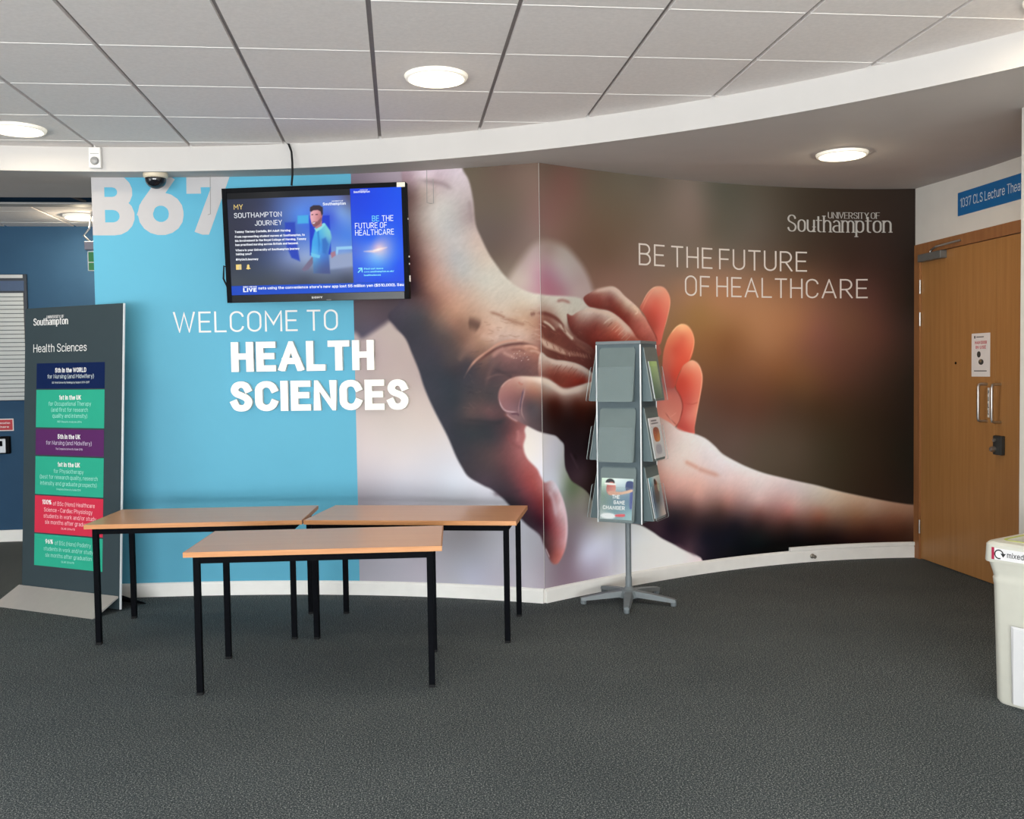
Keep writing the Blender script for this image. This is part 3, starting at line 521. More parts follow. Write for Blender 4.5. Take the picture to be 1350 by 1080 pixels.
# ------------------------------------------------------------------ printed mural on the curved wall
M_PRINT = print_mat('mural_print', .42, .16)
M_CYAN = mat('cyan_vinyl', (0.108, 0.402, 0.568), .42, spec=.16, noise=.012, scale=3)
MURAL_LAY = [  # print colours with each panel's light falloff and some table shade painted in
    ('bg_low', [(-1.302, 3.454), (3.73, 3.664), (3.73, -0.741), (-1.389, -0.396)], 0.0053, [(-1.001, 1.75, 180, 164, 158), (-1.107, 1.652, 177, 159, 158), (-1.214, 1.553, 167, 152, 152), (-0.899, 1.598, 174, 157, 153), (-0.798, 1.446, 171, 156, 154), (-1.114, 1.349, 175, 162, 158), (-0.88, 1.297, 191, 177, 172), (-1.223, 1.147, 195, 183, 181), (-1.014, 1.096, 197, 188, 185), (-0.751, 1.145, 198, 187, 183), (-1.228, 0.944, 201, 191, 194), (-0.966, 0.893, 206, 199, 203), (-0.652, 0.895, 201, 201, 210), (-1.232, 0.74, 174, 169, 179), (-0.97, 0.741, 190, 190, 202), (-0.602, 0.746, 204, 209, 221), (-0.394, 0.675, 205, 205, 217), (-1.234, 0.663, 156, 151, 161), (-1.242, 0.279, 160, 158, 169), (-1.033, 0.231, 172, 170, 182), (-0.823, 0.185, 181, 175, 188), (-0.609, 0.343, 150, 148, 155), (-0.508, 0.146, 184, 186, 206), (-0.401, 0.251, 175, 175, 189), (-0.295, 0.355, 183, 183, 194), (-0.087, 0.365, 179, 179, 190), (-0.065, 0.12, 191, 185, 197), (-0.299, 0.106, 188, 182, 196), (-0.613, 0.091, 179, 179, 190), (-1.238, 0.484, 155, 149, 160), (-0.817, 0.49, 158, 153, 163), (-0.502, 0.497, 145, 141, 147), (-0.293, 0.504, 180, 180, 191), (-0.078, 1.025, 216, 209, 203), (-0.053, 0.953, 219, 213, 209), (0.096, 0.996, 201, 199, 212), (0.081, 0.899, 202, 202, 215), (0.041, 0.814, 209, 212, 225), (0.125, 0.748, 209, 214, 228), (0.171, 0.818, 173, 178, 173), (0.224, 0.779, 123, 135, 107), (0.248, 0.712, 97, 116, 85), (0.208, 0.661, 126, 132, 117), (0.288, 0.674, 143, 143, 128), (0.354, 0.587, 163, 156, 149), (0.487, 0.487, 178, 172, 164), (0.285, 0.483, 141, 129, 134), (0.364, 0.399, 182, 176, 191), (0.348, 0.274, 231, 231, 255), (0.485, 0.333, 233, 236, 255), (0.262, 0.31, 147, 131, 144), (0.114, 0.156, 149, 130, 145), (0.068, 0.089, 159, 143, 156), (0.279, 0.107, 160, 139, 155), (0.482, 0.154, 193, 183, 203), (0.38, 0.168, 192, 182, 203), (0.621, 0.291, 217, 221, 242), (0.759, 0.327, 240, 246, 255), (1.038, 0.27, 255, 255, 255), (1.037, 0.189, 255, 255, 255), (0.826, 0.108, 252, 252, 255), (1.247, 0.149, 255, 255, 255), (1.493, 0.083, 248, 222, 229), (1.945, 0.067, 81, 67, 67), (0.687, 0.074, 248, 248, 255), (0.214, 0.216, 150, 130, 145)], 0.0737),
    ('bg_up', [(-0.767, 3.028), (3.44, 3.224), (3.451, 0.204), (2.736, 0.219), (1.672, 0.627), (1.395, 0.92), (0.976, 0.996), (0.564, 1.121), (-0.069, 1.583), (-0.375, 1.785), (-0.778, 2.439)], 0.0316, [(0.062, 2.759, 104, 85, 74), (0.222, 2.704, 120, 85, 78), (0.452, 2.679, 106, 92, 78), (0.791, 2.763, 110, 101, 88), (0.998, 2.808, 109, 100, 89), (1.342, 2.759, 139, 124, 114), (1.584, 2.777, 98, 95, 84), (1.959, 2.801, 97, 89, 77), (2.356, 2.763, 71, 61, 50), (2.736, 2.715, 60, 48, 39), (3.214, 2.8, 51, 41, 35), (0.057, 2.448, 124, 90, 86), (0.217, 2.413, 117, 89, 79), (0.516, 2.436, 103, 82, 67), (0.788, 2.507, 106, 90, 76), (1.063, 2.527, 116, 102, 91), (1.409, 2.55, 125, 109, 100), (1.548, 2.503, 100, 92, 81), (1.957, 2.523, 99, 90, 81), (2.29, 2.535, 74, 64, 53), (2.92, 2.544, 58, 43, 36), (3.215, 2.368, 41, 31, 26), (0.58, 2.239, 104, 81, 67), (0.92, 2.101, 127, 102, 91), (1.267, 2.22, 118, 103, 91), (1.684, 2.291, 113, 99, 88), (2.024, 2.302, 98, 82, 70), (2.354, 2.309, 77, 60, 48), (2.736, 2.256, 63, 44, 36), (3.217, 1.963, 38, 28, 20), (0.314, 2.273, 104, 80, 68), (0.183, 2.313, 116, 88, 78), (0.578, 2.087, 126, 95, 84), (0.85, 2.02, 135, 105, 93), (1.301, 2.034, 158, 118, 94), (1.613, 2.042, 170, 122, 93), (1.955, 2.048, 162, 118, 88), (2.289, 2.053, 142, 101, 76), (2.611, 2.026, 111, 76, 61), (2.92, 2.025, 85, 54, 47), (3.188, 1.848, 52, 37, 31), (1.403, 1.901, 153, 116, 75), (1.611, 1.849, 159, 117, 79), (1.954, 1.824, 172, 124, 88), (2.288, 1.797, 159, 109, 78), (2.483, 1.739, 133, 86, 72), (2.736, 1.795, 112, 76, 58), (2.981, 1.734, 91, 57, 47), (1.194, 1.844, 146, 110, 78), (1.472, 1.684, 143, 100, 65), (1.679, 1.684, 133, 90, 58), (2.021, 1.655, 163, 114, 81), (2.353, 1.625, 132, 88, 68), (2.673, 1.622, 107, 69, 56), (1.504, 1.52, 130, 90, 61), (1.747, 1.406, 119, 81, 59), (2.154, 1.456, 130, 86, 56), (2.353, 1.395, 117, 80, 53), (2.61, 1.391, 96, 62, 47), (2.921, 1.386, 71, 48, 38), (3.189, 1.382, 40, 29, 20), (1.468, 1.301, 108, 75, 62), (1.676, 1.24, 100, 67, 54), (1.95, 1.176, 98, 66, 53), (2.22, 1.226, 87, 62, 46), (2.482, 1.162, 71, 51, 35), (2.859, 1.095, 52, 38, 26), (3.19, 1.089, 32, 21, 12), (1.466, 1.082, 101, 81, 72), (1.743, 0.959, 104, 85, 77), (2.017, 0.947, 94, 80, 68), (2.285, 0.879, 88, 75, 63), (2.61, 0.868, 62, 53, 39), (2.921, 0.801, 51, 38, 27), (3.19, 0.796, 30, 25, 16), (1.673, 0.794, 104, 87, 80), (1.948, 0.723, 94, 82, 70), (2.218, 0.652, 84, 72, 60), (2.481, 0.64, 71, 61, 48), (2.736, 0.572, 57, 46, 34), (2.982, 0.476, 49, 35, 26), (3.22, 0.472, 39, 30, 24), (-0.461, 2.787, 100, 89, 75), (-0.256, 2.748, 99, 80, 71), (-0.052, 2.731, 116, 95, 85), (-0.413, 2.566, 99, 86, 75), (-0.208, 2.552, 96, 83, 72), (-0.03, 2.539, 116, 91, 84), (-0.365, 2.369, 91, 78, 74), (-0.16, 2.357, 99, 82, 76), (-0.033, 2.349, 117, 98, 91), (-0.29, 2.219, 93, 78, 68), (-0.162, 2.261, 107, 88, 81), (-0.241, 2.12, 119, 105, 93)], 0.0842),
    ('sleeve', [(-1.391, 2.963), (-0.691, 2.925), (-0.734, 2.042), (-0.813, 1.746), (-0.959, 1.769), (-1.025, 1.831), (-1.078, 1.807), (-1.157, 1.759), (-1.226, 1.725), (-1.277, 1.766), (-1.418, 1.809)], 0.0263, [(-1.187, 2.795, 129, 115, 129), (-0.979, 2.795, 163, 149, 161), (-1.206, 1.906, 83, 69, 76), (-1.104, 1.853, 78, 63, 74), (-1.157, 1.779, 78, 69, 86), (-0.998, 1.875, 67, 56, 65), (-1.221, 1.755, 70, 64, 81), (-1.247, 2.458, 97, 84, 97)], 0.0737),
    ('pinkblob', [(-0.321, 1.929), (-0.268, 2.015), (-0.205, 2.099), (-0.111, 2.22), (-0.028, 2.296), (0.068, 2.319), (0.216, 2.291), (0.339, 2.2), (0.411, 2.11), (0.456, 2.012), (0.468, 1.932), (0.175, 1.826)], 0.0368, [(-0.06, 2.184, 170, 148, 148), (-0.036, 2.063, 170, 140, 146), (-0.001, 2.09, 167, 122, 136), (0.05, 2.035, 163, 107, 124), (0.149, 2.189, 170, 155, 155), (0.212, 2.095, 167, 150, 154), (0.343, 2.067, 164, 144, 144), (0.077, 2.103, 159, 118, 135), (-0.113, 2.066, 179, 161, 154), (-0.111, 2.21, 147, 129, 124), (0.178, 2.001, 158, 114, 127), (0.309, 1.977, 172, 152, 152), (0.086, 2.282, 145, 126, 120), (-0.059, 2.279, 155, 139, 135)], 0.0474),
    ('arm1', [(-0.914, 2.939), (-0.531, 2.914), (-0.513, 2.801), (-0.472, 2.725), (-0.444, 2.592), (-0.43, 2.445), (-0.391, 2.346), (-0.342, 2.246), (-0.291, 2.171), (-0.241, 2.106), (-0.155, 2.029), (-0.002, 1.975), (0.309, 1.967), (0.408, 1.92), (0.574, 1.834), (0.605, 1.58), (0.568, 1.427), (0.298, 1.332), (0.035, 1.243), (-0.107, 1.137), (-0.113, 1.069), (-0.129, 1.005), (-0.105, 0.932), (-0.039, 0.865), (-0.014, 0.817), (0.015, 0.777), (0.073, 0.782), (0.117, 0.749), (0.169, 0.65), (0.2, 0.543), (0.204, 0.437), (0.19, 0.339), (0.142, 0.261), (0.103, 0.237), (0.057, 0.263), (-0.0, 0.379), (-0.03, 0.441), (-0.106, 0.496), (-0.157, 0.544), (-0.264, 0.658), (-0.347, 0.721), (-0.409, 0.749), (-0.506, 0.802), (-0.552, 0.866), (-0.593, 0.941), (-0.648, 1.07), (-0.739, 1.246), (-0.8, 1.386), (-0.838, 1.507), (-0.883, 1.618), (-0.923, 1.713), (-0.99, 1.795), (-1.04, 1.876), (-0.944, 1.999), (-0.893, 2.444)], 0.0116, [(-0.865, 1.996, 79, 60, 63), (-0.761, 2.018, 135, 96, 86), (-0.711, 1.893, 119, 86, 74), (-0.582, 1.815, 143, 103, 86), (-0.663, 1.693, 68, 55, 55), (-0.521, 1.705, 107, 77, 66), (-0.446, 1.58, 95, 70, 63), (-0.588, 1.493, 42, 37, 44), (-0.38, 1.481, 72, 54, 54), (-0.871, 1.747, 42, 39, 50), (-0.585, 1.667, 83, 64, 59), (-0.79, 1.82, 58, 49, 53), (-0.85, 2.739, 166, 142, 148), (-0.772, 2.773, 221, 204, 212), (-0.565, 2.77, 205, 191, 199), (-0.695, 2.73, 186, 164, 170), (-0.774, 2.685, 209, 191, 184), (-0.853, 2.63, 149, 120, 117), (-0.776, 2.538, 200, 187, 182), (-0.62, 2.578, 196, 191, 188), (-0.505, 2.645, 190, 177, 179), (-0.477, 2.497, 160, 144, 144), (-0.623, 2.431, 184, 182, 182), (-0.804, 2.44, 186, 165, 158), (-0.858, 2.393, 139, 107, 101), (-0.531, 2.378, 186, 178, 176), (-0.438, 2.324, 188, 169, 160), (-0.781, 2.291, 174, 143, 135), (-0.855, 2.245, 103, 70, 70), (-0.575, 2.233, 173, 171, 173), (-0.378, 2.199, 188, 174, 162), (-0.732, 2.165, 177, 138, 126), (-0.811, 2.119, 129, 89, 80), (-0.864, 2.071, 68, 50, 62), (-0.524, 2.133, 175, 172, 170), (-0.37, 2.077, 184, 180, 171), (-0.734, 2.052, 169, 126, 111), (-0.293, 2.064, 185, 178, 167), (-0.191, 1.997, 184, 175, 163), (-0.945, 1.949, 73, 62, 73), (-0.788, 1.944, 91, 67, 67), (-0.71, 1.967, 133, 95, 83), (-0.631, 1.989, 174, 132, 115), (-0.475, 2.008, 182, 159, 145), (-0.321, 1.954, 186, 172, 159), (-0.115, 1.96, 187, 176, 162), (-0.038, 1.919, 185, 172, 158), (-0.816, 1.846, 56, 54, 60), (-0.581, 1.889, 171, 130, 109), (-0.686, 1.842, 117, 91, 79), (-0.373, 1.882, 179, 152, 134), (-0.219, 1.887, 181, 162, 146), (-0.844, 1.747, 44, 44, 55), (-0.636, 1.742, 87, 70, 66), (-0.52, 1.798, 128, 95, 79), (-0.376, 1.736, 178, 140, 121), (-0.168, 1.827, 175, 143, 121), (-0.066, 1.8, 168, 130, 107), (-0.273, 1.733, 184, 157, 144), (-0.067, 1.728, 179, 145, 127), (-0.144, 1.73, 184, 157, 143), (-0.873, 1.597, 47, 44, 55), (-0.69, 1.644, 54, 47, 56), (-0.586, 1.592, 71, 57, 57), (-0.481, 1.664, 140, 105, 90), (-0.404, 1.638, 126, 94, 78), (-0.744, 1.545, 43, 43, 54), (-0.641, 1.444, 35, 40, 51), (-0.484, 1.541, 52, 45, 52), (-0.379, 1.564, 108, 78, 70), (-0.276, 1.538, 84, 62, 62), (-0.122, 1.526, 101, 68, 64), (-0.046, 1.438, 100, 67, 63), (-0.252, 1.44, 80, 59, 61), (-0.381, 1.441, 66, 52, 56), (-0.511, 1.443, 48, 46, 55), (-0.328, 1.504, 68, 52, 56), (-0.722, 1.345, 43, 45, 56), (-0.592, 1.295, 35, 40, 49), (-0.434, 1.343, 59, 51, 53), (-0.331, 1.318, 57, 51, 54), (-0.488, 1.22, 78, 60, 60), (-0.359, 1.22, 93, 62, 64), (-0.595, 1.145, 36, 38, 47), (-0.386, 1.155, 43, 42, 48), (-0.491, 1.096, 36, 41, 48), (-0.335, 1.072, 43, 41, 48), (-0.241, 1.122, 68, 43, 48), (-0.179, 1.097, 122, 69, 69), (-0.144, 1.059, 157, 97, 97), (-0.647, 1.145, 43, 43, 54), (-0.546, 0.946, 44, 42, 51), (-0.441, 0.997, 53, 46, 51), (-0.337, 0.948, 77, 56, 58), (-0.233, 0.95, 106, 63, 65), (-0.157, 0.926, 136, 79, 79), (-0.495, 0.847, 52, 45, 52), (-0.365, 0.849, 63, 50, 55), (-0.261, 0.851, 75, 48, 53), (-0.158, 0.828, 121, 62, 65), (-0.065, 0.831, 149, 73, 71), (-0.392, 0.774, 64, 51, 62), (-0.237, 0.753, 62, 42, 50), (-0.108, 0.732, 123, 56, 61), (-0.045, 0.758, 146, 68, 66), (-0.187, 0.656, 56, 41, 51), (-0.084, 0.635, 89, 41, 53), (-0.022, 0.637, 112, 43, 48), (0.019, 0.684, 135, 64, 64), (0.09, 0.677, 172, 109, 112), (0.135, 0.609, 237, 208, 215), (0.091, 0.726, 222, 213, 226), (0.062, 0.533, 139, 61, 68), (-0.008, 0.515, 53, 9, 27), (0.166, 0.497, 211, 166, 173), (0.126, 0.437, 192, 111, 115), (0.033, 0.413, 91, 56, 61), (0.17, 0.372, 222, 169, 177), (0.116, 0.304, 186, 100, 95), (0.045, 0.314, 100, 57, 60), (-0.085, 0.512, 50, 32, 44), (-0.034, 0.455, 62, 43, 54), (0.097, 0.257, 189, 111, 104), (0.08, 1.94, 196, 190, 180), (0.21, 1.949, 189, 182, 174), (0.309, 1.927, 184, 182, 172), (0.361, 1.879, 186, 179, 170), (0.242, 1.876, 186, 180, 170), (0.163, 1.864, 188, 178, 165), (0.208, 1.802, 184, 172, 159), (0.058, 1.775, 114, 64, 55), (0.109, 1.727, 112, 62, 54), (0.206, 1.704, 107, 58, 50), (0.057, 1.702, 112, 64, 54), (0.304, 1.655, 98, 54, 48), (0.107, 1.62, 94, 50, 43), (0.436, 1.58, 94, 50, 46), (0.503, 1.529, 91, 48, 44), (0.27, 1.581, 94, 50, 45), (0.059, 1.833, 130, 85, 75), (0.172, 1.654, 102, 56, 48)], 0.0368),
    ('hollow', [(-0.0, 1.783), (0.058, 1.794), (0.116, 1.766), (0.141, 1.727), (0.096, 1.698), (0.031, 1.707)], 0.0105, [(0.045, 1.75, 106, 58, 50), (0.109, 1.727, 98, 52, 45)], 0.0158),
    ('hollow', [(0.142, 1.762), (0.206, 1.738), (0.258, 1.68), (0.343, 1.64), (0.449, 1.595), (0.422, 1.55), (0.276, 1.591), (0.159, 1.63), (0.108, 1.669)], 0.0158, [(0.206, 1.694, 102, 54, 48), (0.37, 1.605, 90, 48, 44), (0.172, 1.654, 108, 60, 52)], 0.0211),
    ('hollow', [(-0.001, 1.697), (0.056, 1.678), (0.14, 1.649), (0.237, 1.615), (0.316, 1.591), (0.224, 1.586), (0.119, 1.615), (0.03, 1.644)], 0.0116, [(0.044, 1.668, 190, 157, 141), (0.139, 1.63, 168, 129, 114), (0.25, 1.601, 123, 79, 69)], 0.0211),
    ('hollow', [(-0.275, 1.626), (-0.212, 1.658), (-0.068, 1.655), (-0.008, 1.62), (-0.01, 1.476), (-0.123, 1.467), (-0.266, 1.489), (-0.338, 1.509), (-0.353, 1.559)], 0.0211, [(-0.223, 1.625, 145, 104, 96), (-0.12, 1.623, 158, 113, 98), (-0.043, 1.606, 146, 97, 82), (-0.25, 1.562, 111, 76, 74), (-0.121, 1.555, 106, 70, 68), (-0.039, 1.524, 110, 71, 65), (-0.302, 1.514, 76, 58, 60), (-0.122, 1.492, 88, 61, 61)], 0.0263),
    ('f1', [(0.369, 1.964), (0.449, 2.009), (0.53, 2.035), (0.625, 2.048), (0.683, 2.03), (0.733, 1.991), (0.815, 1.942), (0.869, 1.901), (0.897, 1.866), (0.955, 1.819), (1.005, 1.752), (1.04, 1.673), (1.039, 1.578), (0.708, 1.579), (0.669, 1.733), (0.67, 1.841), (0.588, 1.88), (0.501, 1.898), (0.415, 1.91)], 0.0063, [(0.388, 1.945, 112, 55, 50), (0.509, 1.963, 128, 66, 59), (0.611, 1.967, 118, 61, 56), (0.543, 2.015, 170, 134, 123), (0.625, 2.028, 194, 173, 163), (0.679, 1.999, 196, 173, 160), (0.753, 1.94, 198, 174, 157), (0.835, 1.895, 205, 174, 153), (0.698, 1.918, 134, 77, 66), (0.779, 1.863, 134, 72, 63), (0.861, 1.813, 166, 93, 82), (0.951, 1.736, 177, 98, 88), (0.813, 1.786, 145, 74, 65), (0.902, 1.735, 171, 91, 80), (0.575, 1.915, 115, 61, 54)], 0.0263),
    ('f2', [(0.225, 1.856), (0.268, 1.847), (0.321, 1.873), (0.411, 1.9), (0.501, 1.893), (0.588, 1.885), (0.67, 1.851), (0.737, 1.808), (0.792, 1.765), (0.84, 1.709), (0.887, 1.672), (0.913, 1.552), (0.543, 1.58), (0.417, 1.655), (0.318, 1.7), (0.259, 1.753), (0.234, 1.802)], 0.0063, [(0.254, 1.827, 117, 60, 55), (0.34, 1.849, 172, 143, 133), (0.407, 1.875, 193, 178, 170), (0.574, 1.859, 195, 177, 167), (0.372, 1.77, 107, 55, 50), (0.472, 1.791, 121, 63, 56), (0.615, 1.824, 187, 160, 146), (0.553, 1.772, 134, 76, 66), (0.655, 1.774, 180, 108, 90), (0.743, 1.754, 202, 165, 150), (0.675, 1.707, 176, 82, 69), (0.798, 1.703, 187, 103, 89), (0.505, 1.706, 128, 56, 50), (0.338, 1.715, 94, 48, 43), (0.64, 1.641, 134, 61, 53)], 0.0263),
    ('f3', [(-0.008, 1.601), (0.054, 1.577), (0.115, 1.559), (0.194, 1.553), (0.288, 1.537), (0.368, 1.51), (0.432, 1.475), (0.481, 1.436), (0.481, 1.408), (0.379, 1.4), (0.299, 1.382), (0.219, 1.364), (0.109, 1.386), (-0.01, 1.437)], 0.0068, [(0.203, 1.532, 192, 175, 167), (0.301, 1.511, 190, 170, 161), (0.106, 1.542, 187, 168, 158), (0.035, 1.567, 191, 172, 160), (0.381, 1.475, 178, 162, 155), (0.427, 1.45, 175, 158, 152), (0.073, 1.499, 139, 84, 73), (0.137, 1.484, 129, 71, 61), (0.202, 1.463, 139, 69, 56), (0.275, 1.472, 145, 80, 67), (0.3, 1.432, 133, 55, 44), (0.367, 1.441, 133, 57, 46), (0.169, 1.419, 122, 59, 48), (0.447, 1.424, 200, 140, 129), (0.052, 1.451, 113, 63, 55), (0.234, 1.398, 124, 53, 44)], 0.0237),
    ('fd', [(1.093, 1.444), (1.148, 1.417), (1.19, 1.351), (1.231, 1.297), (1.255, 1.226), (1.243, 1.167), (1.215, 1.103), (1.144, 1.063), (1.019, 1.068), (0.98, 1.314)], 0.0063, [(1.133, 1.31, 208, 117, 107), (1.153, 1.229, 215, 129, 116), (1.209, 1.173, 222, 135, 121), (1.117, 1.16, 232, 151, 135), (1.12, 1.374, 159, 95, 95)], 0.0316),
    ('fb', [(1.08, 1.577), (1.112, 1.678), (1.138, 1.721), (1.18, 1.767), (1.212, 1.791), (1.253, 1.807), (1.306, 1.797), (1.351, 1.754), (1.371, 1.69), (1.36, 1.616), (1.324, 1.543), (1.271, 1.512), (1.24, 1.474), (1.211, 1.421), (1.187, 1.362), (1.15, 1.352), (1.078, 1.391)], 0.0058, [(1.257, 1.786, 250, 189, 141), (1.263, 1.711, 227, 117, 91), (1.192, 1.63, 215, 94, 75), (1.297, 1.63, 232, 110, 86), (1.157, 1.55, 216, 105, 86), (1.226, 1.55, 227, 95, 75), (1.176, 1.443, 207, 79, 65), (1.151, 1.684, 225, 126, 96), (1.339, 1.673, 240, 137, 105), (1.12, 1.417, 180, 95, 90)], 0.0263),
    ('fa', [(0.874, 1.912), (0.896, 1.949), (0.937, 2.005), (0.989, 2.051), (1.04, 2.066), (1.093, 2.06), (1.132, 2.026), (1.152, 1.98), (1.146, 1.918), (1.118, 1.838), (1.089, 1.752), (1.06, 1.668), (1.026, 1.667), (1.015, 1.725), (0.964, 1.796), (0.914, 1.866)], 0.0058, [(1.023, 2.036, 214, 156, 133), (1.022, 1.973, 210, 112, 95), (1.001, 1.894, 198, 88, 74), (1.055, 1.842, 203, 93, 81), (1.054, 1.736, 214, 104, 91), (0.953, 1.956, 206, 114, 98), (1.126, 1.976, 228, 141, 117), (1.118, 1.896, 219, 123, 104), (0.952, 1.867, 171, 74, 63), (1.0, 1.778, 166, 72, 61)], 0.0263),
    ('fc', [(1.211, 1.415), (1.24, 1.469), (1.261, 1.506), (1.291, 1.527), (1.345, 1.549), (1.393, 1.532), (1.426, 1.493), (1.444, 1.433), (1.44, 1.368), (1.429, 1.319), (1.408, 1.232), (1.386, 1.145), (1.368, 1.069), (1.354, 1.01), (1.207, 1.038), (1.208, 1.092), (1.229, 1.118), (1.25, 1.177), (1.258, 1.238), (1.238, 1.296), (1.196, 1.357)], 0.0058, [(1.345, 1.527, 249, 180, 148), (1.344, 1.456, 239, 128, 104), (1.294, 1.387, 219, 90, 74), (1.364, 1.358, 230, 112, 94), (1.293, 1.279, 210, 91, 80), (1.327, 1.223, 216, 108, 97), (1.313, 1.142, 234, 131, 118), (1.291, 1.078, 214, 93, 85), (1.377, 1.194, 244, 152, 130), (1.253, 1.415, 213, 85, 70), (1.236, 1.091, 202, 89, 81)], 0.0263),
    ('hand2', [(-0.295, 1.318), (-0.283, 1.378), (-0.243, 1.422), (-0.19, 1.45), (-0.136, 1.458), (-0.061, 1.454), (-0.0, 1.448), (0.058, 1.433), (0.116, 1.406), (0.154, 1.387), (0.211, 1.377), (0.299, 1.387), (0.38, 1.403), (0.467, 1.414), (0.568, 1.401), (0.841, 1.265), (1.047, 1.152), (1.145, 1.106), (1.225, 1.055), (1.34, 1.027), (1.423, 1.001), (1.484, 0.971), (1.556, 0.918), (1.618, 0.864), (1.72, 0.81), (1.852, 0.751), (2.003, 0.697), (2.151, 0.658), (2.311, 0.618), (2.461, 0.583), (2.603, 0.542), (2.742, 0.507), (2.879, 0.476), (3.018, 0.446), (3.149, 0.422), (3.244, 0.409), (3.45, 0.393), (3.452, -0.151), (1.667, -0.048), (1.416, 0.117), (1.276, 0.184), (1.155, 0.246), (1.052, 0.298), (0.968, 0.352), (0.85, 0.413), (0.685, 0.456), (0.555, 0.516), (0.467, 0.566), (0.435, 0.61), (0.388, 0.675), (0.335, 0.715), (0.249, 0.765), (0.211, 0.82), (0.192, 0.861), (0.186, 0.926), (0.184, 1.005), (0.156, 1.036), (0.116, 1.068), (0.072, 1.08), (0.014, 1.093), (-0.035, 1.108), (-0.096, 1.137), (-0.148, 1.161), (-0.2, 1.19), (-0.246, 1.226), (-0.277, 1.264)], 0.0084, [(-0.227, 1.317, 128, 86, 86), (-0.174, 1.415, 163, 118, 107), (-0.203, 1.244, 120, 87, 93), (-0.123, 1.438, 188, 161, 150), (-0.072, 1.423, 183, 147, 129), (-0.047, 1.365, 149, 99, 82), (-0.125, 1.302, 96, 67, 70), (-0.074, 1.268, 64, 54, 59), (-0.023, 1.244, 75, 63, 67), (-0.076, 1.171, 76, 61, 65), (-0.152, 1.195, 121, 92, 94), (-0.021, 1.437, 187, 169, 157), (-0.03, 1.123, 73, 58, 62), (0.071, 1.402, 202, 192, 181), (0.167, 1.351, 196, 172, 162), (0.103, 1.367, 175, 145, 135), (0.299, 1.357, 200, 177, 167), (0.433, 1.379, 209, 193, 180), (0.134, 1.312, 92, 51, 42), (0.298, 1.297, 96, 53, 42), (0.069, 1.305, 85, 47, 38), (0.432, 1.293, 121, 71, 56), (0.035, 1.218, 51, 29, 27), (0.231, 1.211, 47, 27, 25), (0.464, 1.227, 57, 32, 27), (0.098, 1.118, 41, 25, 25), (0.361, 1.08, 37, 23, 25), (0.292, 0.934, 38, 26, 31), (0.238, 0.878, 48, 33, 41), (0.323, 0.806, 67, 48, 55), (0.389, 0.725, 50, 35, 35), (0.492, 0.819, 38, 24, 27), (0.556, 0.608, 46, 31, 31), (0.761, 0.485, 47, 32, 37), (0.769, 1.111, 75, 47, 42), (0.907, 1.0, 153, 110, 101), (0.938, 0.68, 173, 121, 113), (0.865, 0.475, 53, 40, 45), (0.697, 0.804, 50, 32, 32), (1.255, 0.928, 251, 240, 236), (1.464, 0.862, 251, 240, 243), (1.186, 1.012, 251, 231, 229), (1.604, 0.771, 251, 239, 244), (1.114, 0.828, 250, 225, 220), (1.078, 0.75, 245, 194, 182), (1.392, 0.646, 247, 198, 187), (1.252, 0.656, 243, 192, 183), (1.672, 0.627, 241, 206, 203), (1.947, 0.609, 244, 227, 227), (2.218, 0.594, 235, 218, 220), (2.35, 0.53, 221, 206, 203), (1.146, 0.583, 194, 143, 139), (1.392, 0.563, 225, 172, 163), (1.671, 0.515, 198, 145, 137), (1.947, 0.495, 228, 192, 190), (2.284, 0.446, 217, 180, 174), (2.48, 0.465, 206, 188, 175), (2.609, 0.413, 191, 163, 143), (2.922, 0.39, 176, 144, 124), (3.191, 0.354, 154, 114, 92), (1.11, 0.532, 109, 81, 83), (1.321, 0.487, 103, 74, 72), (1.601, 0.453, 98, 71, 67), (1.946, 0.427, 154, 109, 104), (2.217, 0.392, 185, 123, 117), (2.48, 0.349, 156, 100, 82), (2.798, 0.335, 147, 105, 79), (3.102, 0.297, 124, 81, 60), (1.18, 0.445, 45, 38, 45), (1.46, 0.392, 59, 45, 49), (1.739, 0.341, 36, 31, 39), (1.946, 0.324, 58, 41, 42), (2.216, 0.306, 82, 54, 48), (2.48, 0.261, 72, 47, 38), (2.922, 0.242, 87, 51, 37), (3.191, 0.224, 83, 50, 35), (1.109, 0.37, 36, 27, 41), (1.039, 0.35, 64, 46, 59), (1.248, 0.247, 57, 40, 53), (1.459, 0.254, 26, 26, 40), (1.669, 0.234, 20, 23, 35), (1.946, 0.21, 20, 26, 29), (2.283, 0.214, 31, 24, 27), (2.609, 0.196, 39, 24, 24), (2.922, 0.154, 48, 25, 22), (3.191, 0.135, 64, 39, 29), (1.305, 0.192, 85, 62, 74), (1.668, 0.121, 21, 21, 27)], 0.0368)]
